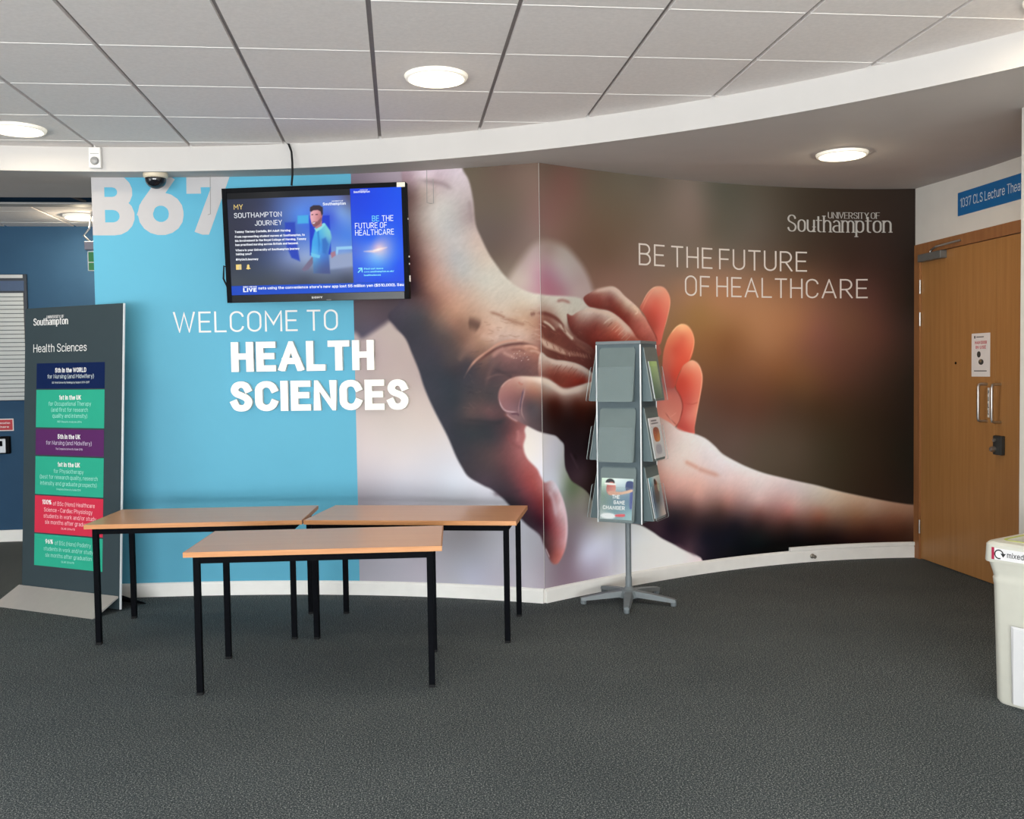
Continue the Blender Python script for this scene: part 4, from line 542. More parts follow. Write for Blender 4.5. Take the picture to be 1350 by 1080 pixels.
MURAL_ST = [
    ([(-0.835, 2.752), (-0.721, 2.731), (-0.643, 2.712), (-0.577, 2.669)], 0.0182, 0.0284, (147, 130, 133), 0.75),
    ([(-0.475, 2.609), (-0.461, 2.52), (-0.457, 2.442)], 0.0121, 0.0284, (142, 126, 126), 0.6),
    ([(-0.5, 1.803), (-0.468, 1.802), (-0.437, 1.791), (-0.407, 1.776)], 0.0545, 0.0426, (88, 61, 51), 0.9),
    ([(-0.582, 1.849), (-0.52, 1.759), (-0.469, 1.708)], 0.0303, 0.0568, (128, 93, 77), 0.5),
    ([(-0.417, 1.727), (-0.35, 1.706), (-0.273, 1.699)], 0.0182, 0.0426, (190, 162, 147), 0.5),
    ([(-0.714, 1.744), (-0.638, 1.633), (-0.609, 1.513)], 0.0484, 0.0853, (68, 58, 58), 0.5),
    ([(-0.353, 1.877), (-0.276, 1.852), (-0.235, 1.829)], 0.0091, 0.0178, (140, 101, 84), 0.9),
    ([(-0.251, 1.835), (-0.153, 1.798), (-0.102, 1.786)], 0.0097, 0.0213, (142, 103, 85), 0.9),
    ([(-0.225, 1.863), (-0.117, 1.845)], 0.0073, 0.0213, (184, 161, 144), 0.7),
    ([(-0.071, 1.848), (-0.034, 1.856)], 0.0151, 0.0178, (116, 78, 66), 0.9),
    ([(-0.034, 1.856), (0.047, 1.852), (0.13, 1.825), (0.181, 1.782), (0.2, 1.753)], 0.0212, 0.0142, (104, 56, 50), 0.95),
    ([(0.132, 1.932), (0.191, 1.943), (0.263, 1.926)], 0.0109, 0.0178, (151, 106, 100), 0.9),
    ([(0.014, 1.808), (0.071, 1.785), (0.129, 1.742)], 0.0121, 0.0099, (194, 175, 159), 0.95),
    ([(0.142, 1.805), (0.187, 1.762), (0.252, 1.709), (0.284, 1.69)], 0.0157, 0.0142, (190, 172, 157), 0.95),
    ([(0.181, 1.782), (0.219, 1.728)], 0.0073, 0.0085, (112, 67, 58), 0.7),
    ([(0.228, 1.841), (0.24, 1.778), (0.285, 1.724), (0.371, 1.68)], 0.0085, 0.0142, (81, 41, 37), 0.7),
    ([(0.005, 1.678), (0.056, 1.654), (0.107, 1.635)], 0.0133, 0.0107, (188, 161, 145), 0.95),
    ([(0.095, 1.644), (0.159, 1.615), (0.224, 1.596)], 0.0109, 0.0107, (174, 138, 123), 0.9),
    ([(0.224, 1.601), (0.316, 1.591), (0.409, 1.575)], 0.0091, 0.0213, (144, 103, 90), 0.7),
    ([(0.284, 1.67), (0.37, 1.63), (0.449, 1.59)], 0.0091, 0.0213, (131, 88, 77), 0.6),
    ([(0.018, 1.688), (0.031, 1.654)], 0.0037, 0.0042, (196, 171, 155), 0.7),
    ([(0.045, 1.678), (0.058, 1.644)], 0.0037, 0.0042, (102, 58, 50), 0.7),
    ([(0.072, 1.669), (0.085, 1.635)], 0.0037, 0.0042, (196, 172, 155), 0.7),
    ([(0.099, 1.659), (0.112, 1.625)], 0.0037, 0.0042, (102, 58, 50), 0.7),
    ([(0.126, 1.649), (0.139, 1.615)], 0.0037, 0.0042, (197, 172, 156), 0.7),
    ([(0.152, 1.64), (0.167, 1.606)], 0.0037, 0.0042, (102, 58, 50), 0.7),
    ([(0.18, 1.63), (0.194, 1.596)], 0.0037, 0.0042, (197, 172, 156), 0.7),
    ([(0.207, 1.62), (0.221, 1.586)], 0.0037, 0.0042, (102, 58, 50), 0.7),
    ([(0.235, 1.61), (0.248, 1.576)], 0.0037, 0.0042, (197, 173, 156), 0.7),
    ([(0.25, 1.625), (0.27, 1.586)], 0.0026, 0.0047, (164, 125, 113), 0.5),
    ([(0.277, 1.621), (0.296, 1.581)], 0.0026, 0.0047, (164, 125, 113), 0.5),
    ([(0.304, 1.616), (0.322, 1.577)], 0.0026, 0.0047, (165, 125, 113), 0.5),
    ([(0.33, 1.612), (0.348, 1.572)], 0.0026, 0.0047, (165, 125, 113), 0.5),
    ([(0.357, 1.607), (0.375, 1.567)], 0.0026, 0.0047, (165, 125, 113), 0.5),
    ([(0.383, 1.603), (0.402, 1.563)], 0.0026, 0.0047, (165, 126, 113), 0.5),
    ([(0.41, 1.598), (0.429, 1.558)], 0.0026, 0.0047, (165, 126, 113), 0.5),
    ([(-0.526, 1.453), (-0.484, 1.521), (-0.432, 1.575), (-0.357, 1.622), (-0.294, 1.665), (-0.217, 1.685), (-0.109, 1.682), (-0.012, 1.664)], 0.0109, 0.0114, (181, 133, 115), 0.9),
    ([(-0.452, 1.531), (-0.378, 1.593), (-0.3, 1.636), (-0.223, 1.659), (-0.12, 1.666), (-0.037, 1.65)], 0.0133, 0.0142, (85, 48, 43), 0.9),
    ([(-0.337, 1.578), (-0.29, 1.621), (-0.238, 1.64)], 0.0182, 0.0213, (161, 117, 109), 0.8),
    ([(-0.264, 1.616), (-0.218, 1.595), (-0.172, 1.575)], 0.0157, 0.0142, (167, 126, 117), 0.8),
    ([(-0.125, 1.647), (-0.068, 1.648), (-0.013, 1.625)], 0.0109, 0.0099, (190, 145, 126), 0.9),
    ([(-0.085, 1.617), (-0.038, 1.616), (-0.0, 1.596)], 0.0109, 0.0107, (175, 135, 119), 0.9),
    ([(-0.212, 1.624), (-0.151, 1.628), (-0.099, 1.612)], 0.0121, 0.0142, (116, 74, 66), 0.8),
    ([(-0.202, 1.585), (-0.195, 1.581)], 0.0037, 0.0032, (190, 163, 156), 0.85),
    ([(-0.187, 1.604), (-0.179, 1.6)], 0.0037, 0.0032, (190, 163, 156), 0.85),
    ([(-0.172, 1.575), (-0.163, 1.571)], 0.0037, 0.0032, (190, 163, 156), 0.85),
    ([(-0.151, 1.623), (-0.142, 1.619)], 0.0037, 0.0032, (190, 163, 156), 0.85),
    ([(-0.146, 1.589), (-0.138, 1.585)], 0.0037, 0.0032, (190, 163, 156), 0.85),
    ([(-0.126, 1.574), (-0.118, 1.57)], 0.0037, 0.0032, (190, 163, 156), 0.85),
    ([(-0.115, 1.603), (-0.107, 1.599)], 0.0037, 0.0032, (190, 163, 156), 0.85),
    ([(-0.1, 1.583), (-0.092, 1.579)], 0.0037, 0.0032, (190, 164, 156), 0.85),
    ([(-0.136, 1.56), (-0.128, 1.556)], 0.0037, 0.0032, (190, 164, 156), 0.85),
    ([(-0.09, 1.564), (-0.082, 1.56)], 0.0037, 0.0032, (190, 164, 157), 0.85),
    ([(-0.166, 1.604), (-0.159, 1.6)], 0.0037, 0.0032, (190, 163, 156), 0.85),
    ([(-0.188, 1.575), (-0.179, 1.571)], 0.0037, 0.0032, (190, 163, 156), 0.85),
    ([(-0.382, 1.382), (-0.349, 1.49), (-0.302, 1.563), (-0.265, 1.586)], 0.0151, 0.0284, (108, 78, 74), 0.5),
    ([(-0.361, 1.416), (-0.319, 1.455), (-0.226, 1.479), (-0.123, 1.477)], 0.0121, 0.0213, (70, 50, 54), 0.6),
    ([(-0.381, 1.441), (-0.298, 1.47), (-0.195, 1.464)], 0.0061, 0.0142, (106, 80, 78), 0.6),
    ([(-0.567, 1.552), (-0.523, 1.611), (-0.455, 1.664)], 0.0182, 0.0355, (127, 96, 84), 0.4),
    ([(-0.573, 1.18), (-0.437, 1.17), (-0.307, 1.161), (-0.24, 1.19)], 0.0151, 0.0213, (38, 34, 40), 0.7),
    ([(-0.26, 1.22), (-0.209, 1.185), (-0.148, 1.151)], 0.0091, 0.0142, (130, 81, 75), 0.7),
    ([(-0.242, 1.087), (-0.201, 1.024), (-0.129, 0.99)], 0.0121, 0.0213, (114, 60, 62), 0.5),
    ([(-0.169, 1.117), (-0.16, 1.078), (-0.17, 1.029)], 0.0151, 0.0178, (170, 113, 113), 0.6),
    ([(-0.351, 0.701), (-0.263, 0.693), (-0.133, 0.731)], 0.0151, 0.0284, (57, 34, 45), 0.5),
    ([(0.111, 0.749), (0.162, 0.646), (0.193, 0.533), (0.198, 0.428), (0.176, 0.336)], 0.0133, 0.0142, (244, 211, 221), 0.8),
    ([(0.04, 0.726), (0.078, 0.678), (0.102, 0.602), (0.114, 0.532)], 0.0242, 0.0213, (228, 207, 219), 0.55),
    ([(0.014, 0.357), (0.051, 0.283)], 0.0048, 0.0057, (253, 235, 242), 0.7),
    ([(-0.29, 1.323), (-0.278, 1.274), (-0.25, 1.239), (-0.203, 1.229), (-0.162, 1.229)], 0.0054, 0.0064, (181, 154, 158), 0.9),
    ([(-0.279, 1.381), (-0.242, 1.42), (-0.195, 1.444)], 0.0061, 0.0071, (179, 143, 134), 0.8),
    ([(-0.245, 1.22), (-0.209, 1.19), (-0.158, 1.164)], 0.0079, 0.0085, (167, 134, 137), 0.8),
    ([(-0.128, 1.4), (-0.125, 1.351), (-0.145, 1.302), (-0.157, 1.244), (-0.152, 1.205)], 0.0061, 0.0071, (145, 110, 116), 0.8),
    ([(-0.108, 1.409), (-0.119, 1.341), (-0.135, 1.283), (-0.136, 1.22), (-0.112, 1.171)], 0.0061, 0.0085, (153, 122, 122), 0.8),
    ([(-0.121, 1.38), (-0.132, 1.332), (-0.143, 1.283), (-0.146, 1.234)], 0.0079, 0.0071, (74, 56, 72), 0.8),
    ([(-0.159, 1.424), (-0.139, 1.405), (-0.124, 1.409)], 0.0085, 0.0092, (159, 100, 88), 0.8),
    ([(-0.219, 1.215), (-0.167, 1.215), (-0.158, 1.2)], 0.0091, 0.0085, (80, 47, 60), 0.8),
    ([(0.54, 1.793), (0.595, 1.829), (0.656, 1.845)], 0.0061, 0.0085, (212, 191, 177), 0.7),
    ([(0.573, 1.773), (0.629, 1.814)], 0.0048, 0.0071, (123, 67, 57), 0.7),
    ([(0.614, 1.753), (0.683, 1.805)], 0.0042, 0.0053, (212, 173, 155), 0.6),
    ([(0.641, 1.738), (0.71, 1.79)], 0.0042, 0.0053, (213, 173, 155), 0.6),
    ([(0.668, 1.718), (0.737, 1.77)], 0.0042, 0.0053, (213, 173, 155), 0.6),
    ([(0.695, 1.692), (0.764, 1.744)], 0.0042, 0.0053, (213, 174, 155), 0.6),
    ([(0.723, 1.672), (0.791, 1.724)], 0.0042, 0.0053, (213, 174, 155), 0.6),
    ([(0.091, 1.484), (0.144, 1.532)], 0.0037, 0.0053, (121, 67, 57), 0.6),
    ([(0.131, 1.488), (0.183, 1.537)], 0.0037, 0.0053, (121, 67, 57), 0.6),
    ([(0.176, 1.483), (0.23, 1.532)], 0.0037, 0.0053, (121, 67, 57), 0.6),
    ([(0.221, 1.473), (0.275, 1.521)], 0.0037, 0.0053, (122, 67, 57), 0.6),
    ([(0.26, 1.457), (0.315, 1.506)], 0.0037, 0.0053, (122, 67, 57), 0.6),
    ([(0.801, 1.921), (0.855, 1.886), (0.821, 1.864)], 0.0073, 0.0071, (219, 188, 166), 0.8),
    ([(0.914, 1.861), (0.964, 1.793), (1.012, 1.725), (1.033, 1.678)], 0.0061, 0.0078, (125, 51, 44), 0.8),
    ([(0.88, 1.917), (0.937, 2.005), (0.989, 2.048), (1.04, 2.062)], 0.0048, 0.0057, (234, 185, 156), 0.7),
    ([(1.144, 1.992), (1.147, 1.939), (1.125, 1.854), (1.082, 1.737)], 0.0048, 0.0057, (236, 167, 138), 0.7),
    ([(1.152, 1.732), (1.193, 1.772), (1.221, 1.791), (1.257, 1.802)], 0.0048, 0.0057, (253, 209, 157), 0.8),
    ([(1.347, 1.749), (1.367, 1.69), (1.352, 1.619), (1.317, 1.543)], 0.0048, 0.0064, (253, 179, 137), 0.7),
    ([(1.351, 1.543), (1.393, 1.527), (1.421, 1.488), (1.438, 1.428), (1.423, 1.324), (1.398, 1.221), (1.361, 1.053)], 0.0048, 0.0057, (255, 193, 161), 0.8),
    ([(1.175, 1.368), (1.231, 1.302), (1.258, 1.236), (1.25, 1.172), (1.215, 1.108)], 0.0067, 0.0071, (172, 66, 60), 0.8),
    ([(1.258, 1.247), (1.342, 1.234), (1.404, 1.248)], 0.0048, 0.0085, (200, 84, 75), 0.6),
    ([(1.09, 1.188), (1.152, 1.127), (1.208, 1.087)], 0.0048, 0.0071, (179, 89, 80), 0.8),
    ([(1.145, 1.149), (1.201, 1.179)], 0.0036, 0.0057, (244, 173, 157), 0.6),
    ([(1.2, 1.082), (1.27, 1.052), (1.354, 1.026)], 0.0079, 0.0071, (220, 99, 90), 0.7),
    ([(1.118, 1.176), (1.187, 1.082), (1.285, 1.035)], 0.0048, 0.0085, (246, 207, 196), 0.5),
    ([(1.268, 0.829), (1.338, 0.798), (1.407, 0.766)], 0.0121, 0.0284, (233, 171, 150), 0.85),
    ([(1.38, 0.773), (1.477, 0.739), (1.603, 0.698)], 0.0182, 0.0284, (226, 168, 152), 0.8),
    ([(0.233, 0.958), (0.272, 0.895), (0.311, 0.832)], 0.0073, 0.0142, (77, 57, 66), 0.7),
    ([(0.266, 0.945), (0.298, 0.903)], 0.0091, 0.0142, (28, 16, 18), 0.7),
    ([(1.178, 0.249), (1.283, 0.189), (1.388, 0.133)], 0.0121, 0.0213, (105, 77, 90), 0.6),
    ([(-0.304, 1.773), (-0.28, 1.771), (-0.258, 1.771)], 0.0026, 0.0068, (126, 91, 76), 0.42),
    ([(-0.163, 1.691), (-0.141, 1.691), (-0.12, 1.686)], 0.0026, 0.0068, (198, 173, 159), 0.42),
    ([(-0.215, 1.708), (-0.192, 1.708), (-0.168, 1.702)], 0.0026, 0.0068, (198, 173, 159), 0.42),
    ([(-0.339, 1.692), (-0.327, 1.689), (-0.317, 1.691)], 0.0026, 0.0068, (126, 91, 76), 0.42),
    ([(-0.103, 1.757), (-0.092, 1.755), (-0.082, 1.757)], 0.0026, 0.0068, (139, 102, 87), 0.42),
    ([(-0.167, 1.689), (-0.141, 1.688), (-0.115, 1.686)], 0.0026, 0.0068, (198, 173, 159), 0.42),
    ([(-0.086, 1.788), (-0.061, 1.779), (-0.036, 1.763)], 0.0026, 0.0068, (125, 91, 76), 0.42),
    ([(-0.203, 1.831), (-0.178, 1.822), (-0.153, 1.817)], 0.0026, 0.0068, (139, 102, 87), 0.42),
    ([(-0.199, 1.804), (-0.177, 1.802), (-0.155, 1.802)], 0.0026, 0.0068, (139, 102, 87), 0.42),
    ([(-0.133, 1.686), (-0.105, 1.673), (-0.078, 1.663)], 0.0026, 0.0068, (125, 91, 76), 0.42),
    ([(-0.126, 1.814), (-0.103, 1.813), (-0.082, 1.807)], 0.0026, 0.0068, (198, 173, 159), 0.42),
    ([(-0.315, 1.712), (-0.299, 1.712), (-0.283, 1.705)], 0.0026, 0.0068, (199, 174, 160), 0.42),
    ([(-0.013, 1.861), (0.006, 1.857), (0.028, 1.849)], 0.0026, 0.0068, (139, 102, 87), 0.42),
    ([(-0.23, 1.799), (-0.208, 1.799), (-0.185, 1.804)], 0.0026, 0.0068, (139, 102, 87), 0.42),
    ([(-0.118, 1.813), (-0.09, 1.801), (-0.062, 1.789)], 0.0026, 0.0068, (125, 91, 76), 0.42),
    ([(-0.275, 1.872), (-0.263, 1.872), (-0.253, 1.867)], 0.0026, 0.0068, (140, 102, 88), 0.42),
    ([(-0.282, 1.833), (-0.253, 1.825), (-0.224, 1.816)], 0.0026, 0.0068, (139, 102, 87), 0.42),
    ([(-0.028, 1.691), (-0.008, 1.689), (0.016, 1.689)], 0.0026, 0.0068, (199, 174, 160), 0.42),
    ([(-0.062, 1.737), (-0.033, 1.739), (-0.002, 1.745)], 0.0026, 0.0068, (139, 102, 87), 0.42),
    ([(-0.229, 1.733), (-0.213, 1.73), (-0.196, 1.735)], 0.0026, 0.0068, (198, 174, 159), 0.42),
    ([(-0.278, 1.816), (-0.249, 1.807), (-0.221, 1.795)], 0.0026, 0.0068, (139, 102, 87), 0.42),
    ([(-0.158, 1.75), (-0.135, 1.754), (-0.113, 1.758)], 0.0026, 0.0068, (198, 173, 159), 0.42),
    ([(-0.042, 1.752), (-0.022, 1.751), (-0.002, 1.752)], 0.0026, 0.0068, (198, 174, 159), 0.42),
    ([(-0.387, 1.813), (-0.371, 1.808), (-0.355, 1.805)], 0.0026, 0.0068, (126, 92, 76), 0.42),
    ([(-0.254, 1.821), (-0.231, 1.822), (-0.209, 1.819)], 0.0026, 0.0068, (139, 102, 87), 0.42),
    ([(-0.356, 1.717), (-0.334, 1.708), (-0.313, 1.694)], 0.0026, 0.0068, (199, 174, 160), 0.42),
    ([(-0.31, 1.717), (-0.297, 1.719), (-0.282, 1.719)], 0.0026, 0.0068, (199, 174, 160), 0.42),
    ([(-0.358, 1.762), (-0.337, 1.754), (-0.315, 1.741)], 0.0026, 0.0068, (126, 91, 76), 0.42),
    ([(-0.366, 1.732), (-0.344, 1.735), (-0.322, 1.735)], 0.0026, 0.0068, (126, 91, 76), 0.42),
    ([(-0.384, 1.686), (-0.356, 1.685), (-0.329, 1.686)], 0.0026, 0.0068, (139, 102, 87), 0.42),
    ([(-0.265, 1.711), (-0.243, 1.714), (-0.22, 1.718)], 0.0026, 0.0068, (139, 102, 87), 0.42),
    ([(-0.283, 1.719), (-0.266, 1.72), (-0.249, 1.72)], 0.0026, 0.0068, (139, 102, 87), 0.42),
    ([(-0.174, 1.878), (-0.16, 1.877), (-0.146, 1.875)], 0.0026, 0.0068, (199, 174, 160), 0.42),
    ([(-0.015, 1.788), (0.015, 1.778), (0.047, 1.764)], 0.0026, 0.0068, (236, 208, 192), 0.42),
    ([(-0.22, 1.726), (-0.192, 1.716), (-0.163, 1.707)], 0.0026, 0.0068, (125, 91, 76), 0.42),
    ([(-0.064, 1.7), (-0.053, 1.696), (-0.042, 1.688)], 0.0026, 0.0068, (126, 91, 76), 0.42),
    ([(-0.048, 1.734), (-0.023, 1.719), (-0.0, 1.71)], 0.0026, 0.0068, (198, 174, 160), 0.42),
    ([(-0.376, 1.789), (-0.356, 1.793), (-0.335, 1.794)], 0.0026, 0.0068, (126, 91, 76), 0.42),
    ([(-0.193, 1.798), (-0.172, 1.789), (-0.152, 1.778)], 0.0026, 0.0068, (139, 102, 87), 0.42),
    ([(-0.021, 1.766), (-0.011, 1.764), (-0.0, 1.757)], 0.0026, 0.0068, (125, 91, 76), 0.42),
    ([(-0.19, 1.712), (-0.163, 1.711), (-0.137, 1.716)], 0.0026, 0.0068, (125, 91, 76), 0.42),
    ([(-0.077, 1.88), (-0.049, 1.877), (-0.022, 1.867)], 0.0026, 0.0068, (139, 102, 87), 0.42),
    ([(-0.3, 1.757), (-0.289, 1.757), (-0.278, 1.753)], 0.0026, 0.0068, (126, 91, 76), 0.42),
    ([(-0.066, 1.717), (-0.055, 1.719), (-0.044, 1.721)], 0.0026, 0.0068, (125, 91, 76), 0.42),
    ([(-0.065, 1.863), (-0.048, 1.862), (-0.032, 1.858)], 0.0026, 0.0068, (139, 102, 87), 0.42),
    ([(-0.246, 1.805), (-0.23, 1.801), (-0.215, 1.804)], 0.0026, 0.0068, (139, 102, 87), 0.42),
    ([(-0.5, 1.361), (-0.478, 1.355), (-0.457, 1.34)], 0.0032, 0.0095, (37, 32, 40), 0.35),
    ([(-0.541, 1.408), (-0.515, 1.396), (-0.488, 1.387)], 0.0032, 0.0095, (37, 32, 40), 0.35),
    ([(-0.435, 1.37), (-0.422, 1.365), (-0.409, 1.358)], 0.0032, 0.0095, (84, 65, 65), 0.35),
    ([(-0.491, 1.617), (-0.45, 1.619), (-0.411, 1.624)], 0.0032, 0.0095, (84, 65, 65), 0.35),
    ([(-0.502, 1.296), (-0.479, 1.269), (-0.455, 1.249)], 0.0032, 0.0095, (100, 77, 75), 0.35),
    ([(-0.51, 1.346), (-0.496, 1.352), (-0.482, 1.364)], 0.0032, 0.0095, (37, 32, 40), 0.35),
    ([(-0.503, 1.397), (-0.484, 1.39), (-0.466, 1.379)], 0.0032, 0.0095, (37, 32, 40), 0.35),
    ([(-0.547, 1.259), (-0.514, 1.257), (-0.482, 1.248)], 0.0032, 0.0095, (100, 77, 75), 0.35),
    ([(-0.512, 1.362), (-0.475, 1.357), (-0.438, 1.346)], 0.0032, 0.0095, (37, 32, 40), 0.35),
    ([(-0.434, 1.542), (-0.404, 1.546), (-0.374, 1.554)], 0.0032, 0.0095, (84, 64, 64), 0.35),
    ([(-0.431, 1.34), (-0.412, 1.315), (-0.392, 1.3)], 0.0032, 0.0095, (85, 65, 65), 0.35),
    ([(-0.481, 1.296), (-0.453, 1.28), (-0.426, 1.264)], 0.0032, 0.0095, (85, 65, 65), 0.35),
    ([(-0.481, 1.436), (-0.468, 1.425), (-0.455, 1.413)], 0.0032, 0.0095, (84, 65, 65), 0.35),
    ([(-0.464, 1.5), (-0.435, 1.51), (-0.407, 1.516)], 0.0032, 0.0095, (37, 32, 39), 0.35),
    ([(-0.459, 1.354), (-0.433, 1.356), (-0.407, 1.366)], 0.0032, 0.0095, (84, 65, 65), 0.35),
    ([(-0.434, 1.538), (-0.416, 1.539), (-0.398, 1.544)], 0.0032, 0.0095, (37, 32, 39), 0.35),
    ([(-0.091, 1.501), (-0.076, 1.488), (-0.059, 1.474)], 0.0032, 0.0095, (99, 77, 75), 0.35),
    ([(-0.143, 1.567), (-0.105, 1.578), (-0.067, 1.58)], 0.0032, 0.0095, (84, 64, 64), 0.35),
    ([(-0.335, 1.394), (-0.306, 1.397), (-0.278, 1.409)], 0.0032, 0.0095, (84, 65, 65), 0.35),
    ([(-0.497, 1.476), (-0.485, 1.467), (-0.474, 1.457)], 0.0032, 0.0095, (84, 65, 65), 0.35),
    ([(-0.37, 1.256), (-0.351, 1.243), (-0.333, 1.235)], 0.0032, 0.0095, (100, 77, 76), 0.35),
    ([(-0.387, 1.355), (-0.355, 1.349), (-0.324, 1.344)], 0.0032, 0.0095, (37, 32, 40), 0.35),
    ([(0.375, 1.631), (0.409, 1.614)], 0.0026, 0.0058, (71, 37, 35), 0.4),
    ([(0.342, 1.62), (0.375, 1.602)], 0.0026, 0.0058, (71, 37, 35), 0.4),
    ([(0.134, 1.585), (0.166, 1.568)], 0.0026, 0.0058, (144, 96, 84), 0.4),
    ([(0.109, 1.576), (0.141, 1.559)], 0.0026, 0.0058, (71, 37, 35), 0.4),
    ([(0.467, 1.639), (0.501, 1.621)], 0.0026, 0.0058, (144, 96, 84), 0.4),
    ([(0.301, 1.638), (0.334, 1.62)], 0.0026, 0.0058, (144, 96, 84), 0.4),
    ([(0.269, 1.608), (0.301, 1.591)], 0.0026, 0.0058, (71, 37, 35), 0.4),
    ([(0.105, 1.737), (0.137, 1.72)], 0.0026, 0.0058, (143, 95, 83), 0.4),
    ([(0.215, 1.72), (0.248, 1.703)], 0.0026, 0.0058, (143, 96, 83), 0.4),
    ([(0.081, 1.746), (0.113, 1.73)], 0.0026, 0.0058, (143, 95, 83), 0.4),
    ([(0.281, 1.725), (0.314, 1.708)], 0.0026, 0.0058, (143, 96, 83), 0.4),
    ([(0.446, 1.572), (0.48, 1.554)], 0.0026, 0.0058, (145, 97, 84), 0.4),
    ([(0.295, 1.611), (0.328, 1.593)], 0.0026, 0.0058, (144, 96, 84), 0.4),
    ([(0.275, 1.562), (0.308, 1.544)], 0.0026, 0.0058, (71, 37, 35), 0.4),
    ([(0.177, 1.755), (0.209, 1.739)], 0.0026, 0.0058, (71, 37, 35), 0.4),
    ([(0.306, 1.58), (0.338, 1.563)], 0.0026, 0.0058, (71, 37, 35), 0.4),
    ([(0.139, 1.736), (0.171, 1.719)], 0.0026, 0.0058, (143, 96, 83), 0.4),
    ([(0.355, 1.694), (0.387, 1.677)], 0.0026, 0.0058, (71, 37, 35), 0.4),
    ([(0.32, 1.747), (0.354, 1.73)], 0.0026, 0.0058, (143, 96, 83), 0.4),
    ([(0.413, 1.661), (0.445, 1.643)], 0.0026, 0.0058, (71, 37, 35), 0.4),
    ([(0.31, 1.735), (0.342, 1.718)], 0.0026, 0.0058, (143, 96, 83), 0.4),
    ([(0.22, 1.714), (0.252, 1.697)], 0.0026, 0.0058, (143, 96, 83), 0.4),
    ([(0.453, 1.571), (0.487, 1.553)], 0.0026, 0.0058, (145, 97, 84), 0.4),
    ([(0.194, 1.582), (0.227, 1.564)], 0.0026, 0.0058, (144, 96, 84), 0.4),
    ([(0.336, 1.566), (0.369, 1.548)], 0.0026, 0.0058, (144, 96, 84), 0.4),
    ([(0.456, 1.634), (0.49, 1.616)], 0.0026, 0.0058, (71, 37, 35), 0.4),
    ([(0.295, 1.439), (0.323, 1.473)], 0.0026, 0.0053, (114, 57, 48), 0.4),
    ([(0.127, 1.439), (0.153, 1.473)], 0.0026, 0.0053, (113, 57, 48), 0.4),
    ([(0.258, 1.46), (0.285, 1.494)], 0.0026, 0.0053, (176, 116, 101), 0.4),
    ([(0.158, 1.436), (0.184, 1.47)], 0.0026, 0.0053, (113, 57, 48), 0.4),
    ([(0.104, 1.464), (0.131, 1.498)], 0.0026, 0.0053, (175, 115, 101), 0.4),
    ([(0.13, 1.485), (0.156, 1.519)], 0.0026, 0.0053, (113, 57, 48), 0.4),
    ([(0.137, 1.435), (0.163, 1.469)], 0.0026, 0.0053, (113, 57, 48), 0.4),
    ([(0.1, 1.453), (0.127, 1.487)], 0.0026, 0.0053, (113, 57, 48), 0.4),
    ([(0.262, 1.51), (0.288, 1.544)], 0.0026, 0.0053, (175, 115, 101), 0.4),
    ([(0.2, 1.427), (0.227, 1.461)], 0.0026, 0.0053, (114, 57, 48), 0.4),
    ([(0.117, 1.431), (0.144, 1.465)], 0.0026, 0.0053, (113, 57, 48), 0.4),
    ([(0.335, 1.437), (0.362, 1.472)], 0.0026, 0.0053, (176, 116, 101), 0.4),
    ([(0.434, 1.489), (0.461, 1.524)], 0.0026, 0.0053, (114, 57, 48), 0.4),
    ([(0.386, 1.467), (0.414, 1.501)], 0.0026, 0.0053, (114, 57, 48), 0.4),
    ([(0.256, 1.501), (0.283, 1.535)], 0.0026, 0.0053, (113, 57, 48), 0.4),
    ([(0.229, 1.429), (0.256, 1.463)], 0.0026, 0.0053, (114, 57, 48), 0.4),
    ([(0.429, 1.996), (0.483, 2.013), (0.543, 2.025), (0.625, 2.036), (0.679, 2.012), (0.732, 1.975), (0.815, 1.926)], 0.0137, 0.0237, (204, 179, 167), 0.9),
    ([(0.32, 1.861), (0.421, 1.886), (0.508, 1.878), (0.596, 1.867), (0.663, 1.835), (0.73, 1.79), (0.792, 1.739), (0.833, 1.703)], 0.0158, 0.0237, (204, 179, 165), 0.9),
    ([(0.009, 1.579), (0.068, 1.56), (0.132, 1.542), (0.203, 1.534), (0.288, 1.521), (0.361, 1.496), (0.421, 1.465), (0.46, 1.434)], 0.0168, 0.0184, (204, 181, 169), 0.9),
    ([(-0.133, 1.438), (-0.061, 1.438), (-0.0, 1.432), (0.064, 1.414), (0.115, 1.384), (0.168, 1.36), (0.219, 1.354), (0.299, 1.362), (0.399, 1.377), (0.514, 1.387)], 0.0263, 0.0263, (220, 201, 187), 0.8),
    ([(0.408, 1.93), (0.495, 1.913), (0.575, 1.905), (0.657, 1.886)], 0.0132, 0.0211, (98, 46, 41), 0.6),
    ([(0.24, 1.788), (0.292, 1.739), (0.371, 1.695), (0.47, 1.656)], 0.0132, 0.0263, (90, 43, 39), 0.6),
    ([(0.135, 1.391), (0.22, 1.379), (0.313, 1.397), (0.399, 1.415)], 0.0132, 0.0158, (108, 46, 38), 0.6),
    ([(0.883, 1.881), (0.932, 1.966), (0.988, 2.03), (1.037, 2.05), (1.092, 2.044)], 0.0084, 0.0132, (225, 156, 131), 0.6),
    ([(-0.327, 1.509), (-0.235, 1.469), (-0.195, 1.454)], 0.0105, 0.0211, (50, 37, 41), 0.6),
    ([(-0.595, 1.145), (-0.386, 1.136), (-0.24, 1.166)], 0.0211, 0.0421, (30, 30, 38), 0.5)]
UB = -1.277      # where the cyan panel meets the photograph
mural = empty('wall_mural', (XC, YC, 0), 0, 'printed wall mural of clasped hands with cyan panel and white lettering', 'mural')
MLOC = np.array([XC, YC, 0.])
def mural_f3(u, z, h=.002):
    x, y = wall_pt(u, h); return np.stack([x, y, np.asarray(z, float)+0*x], -1)-MLOC
def zsteps(): return np.arange(.09, 2.905, .0056)
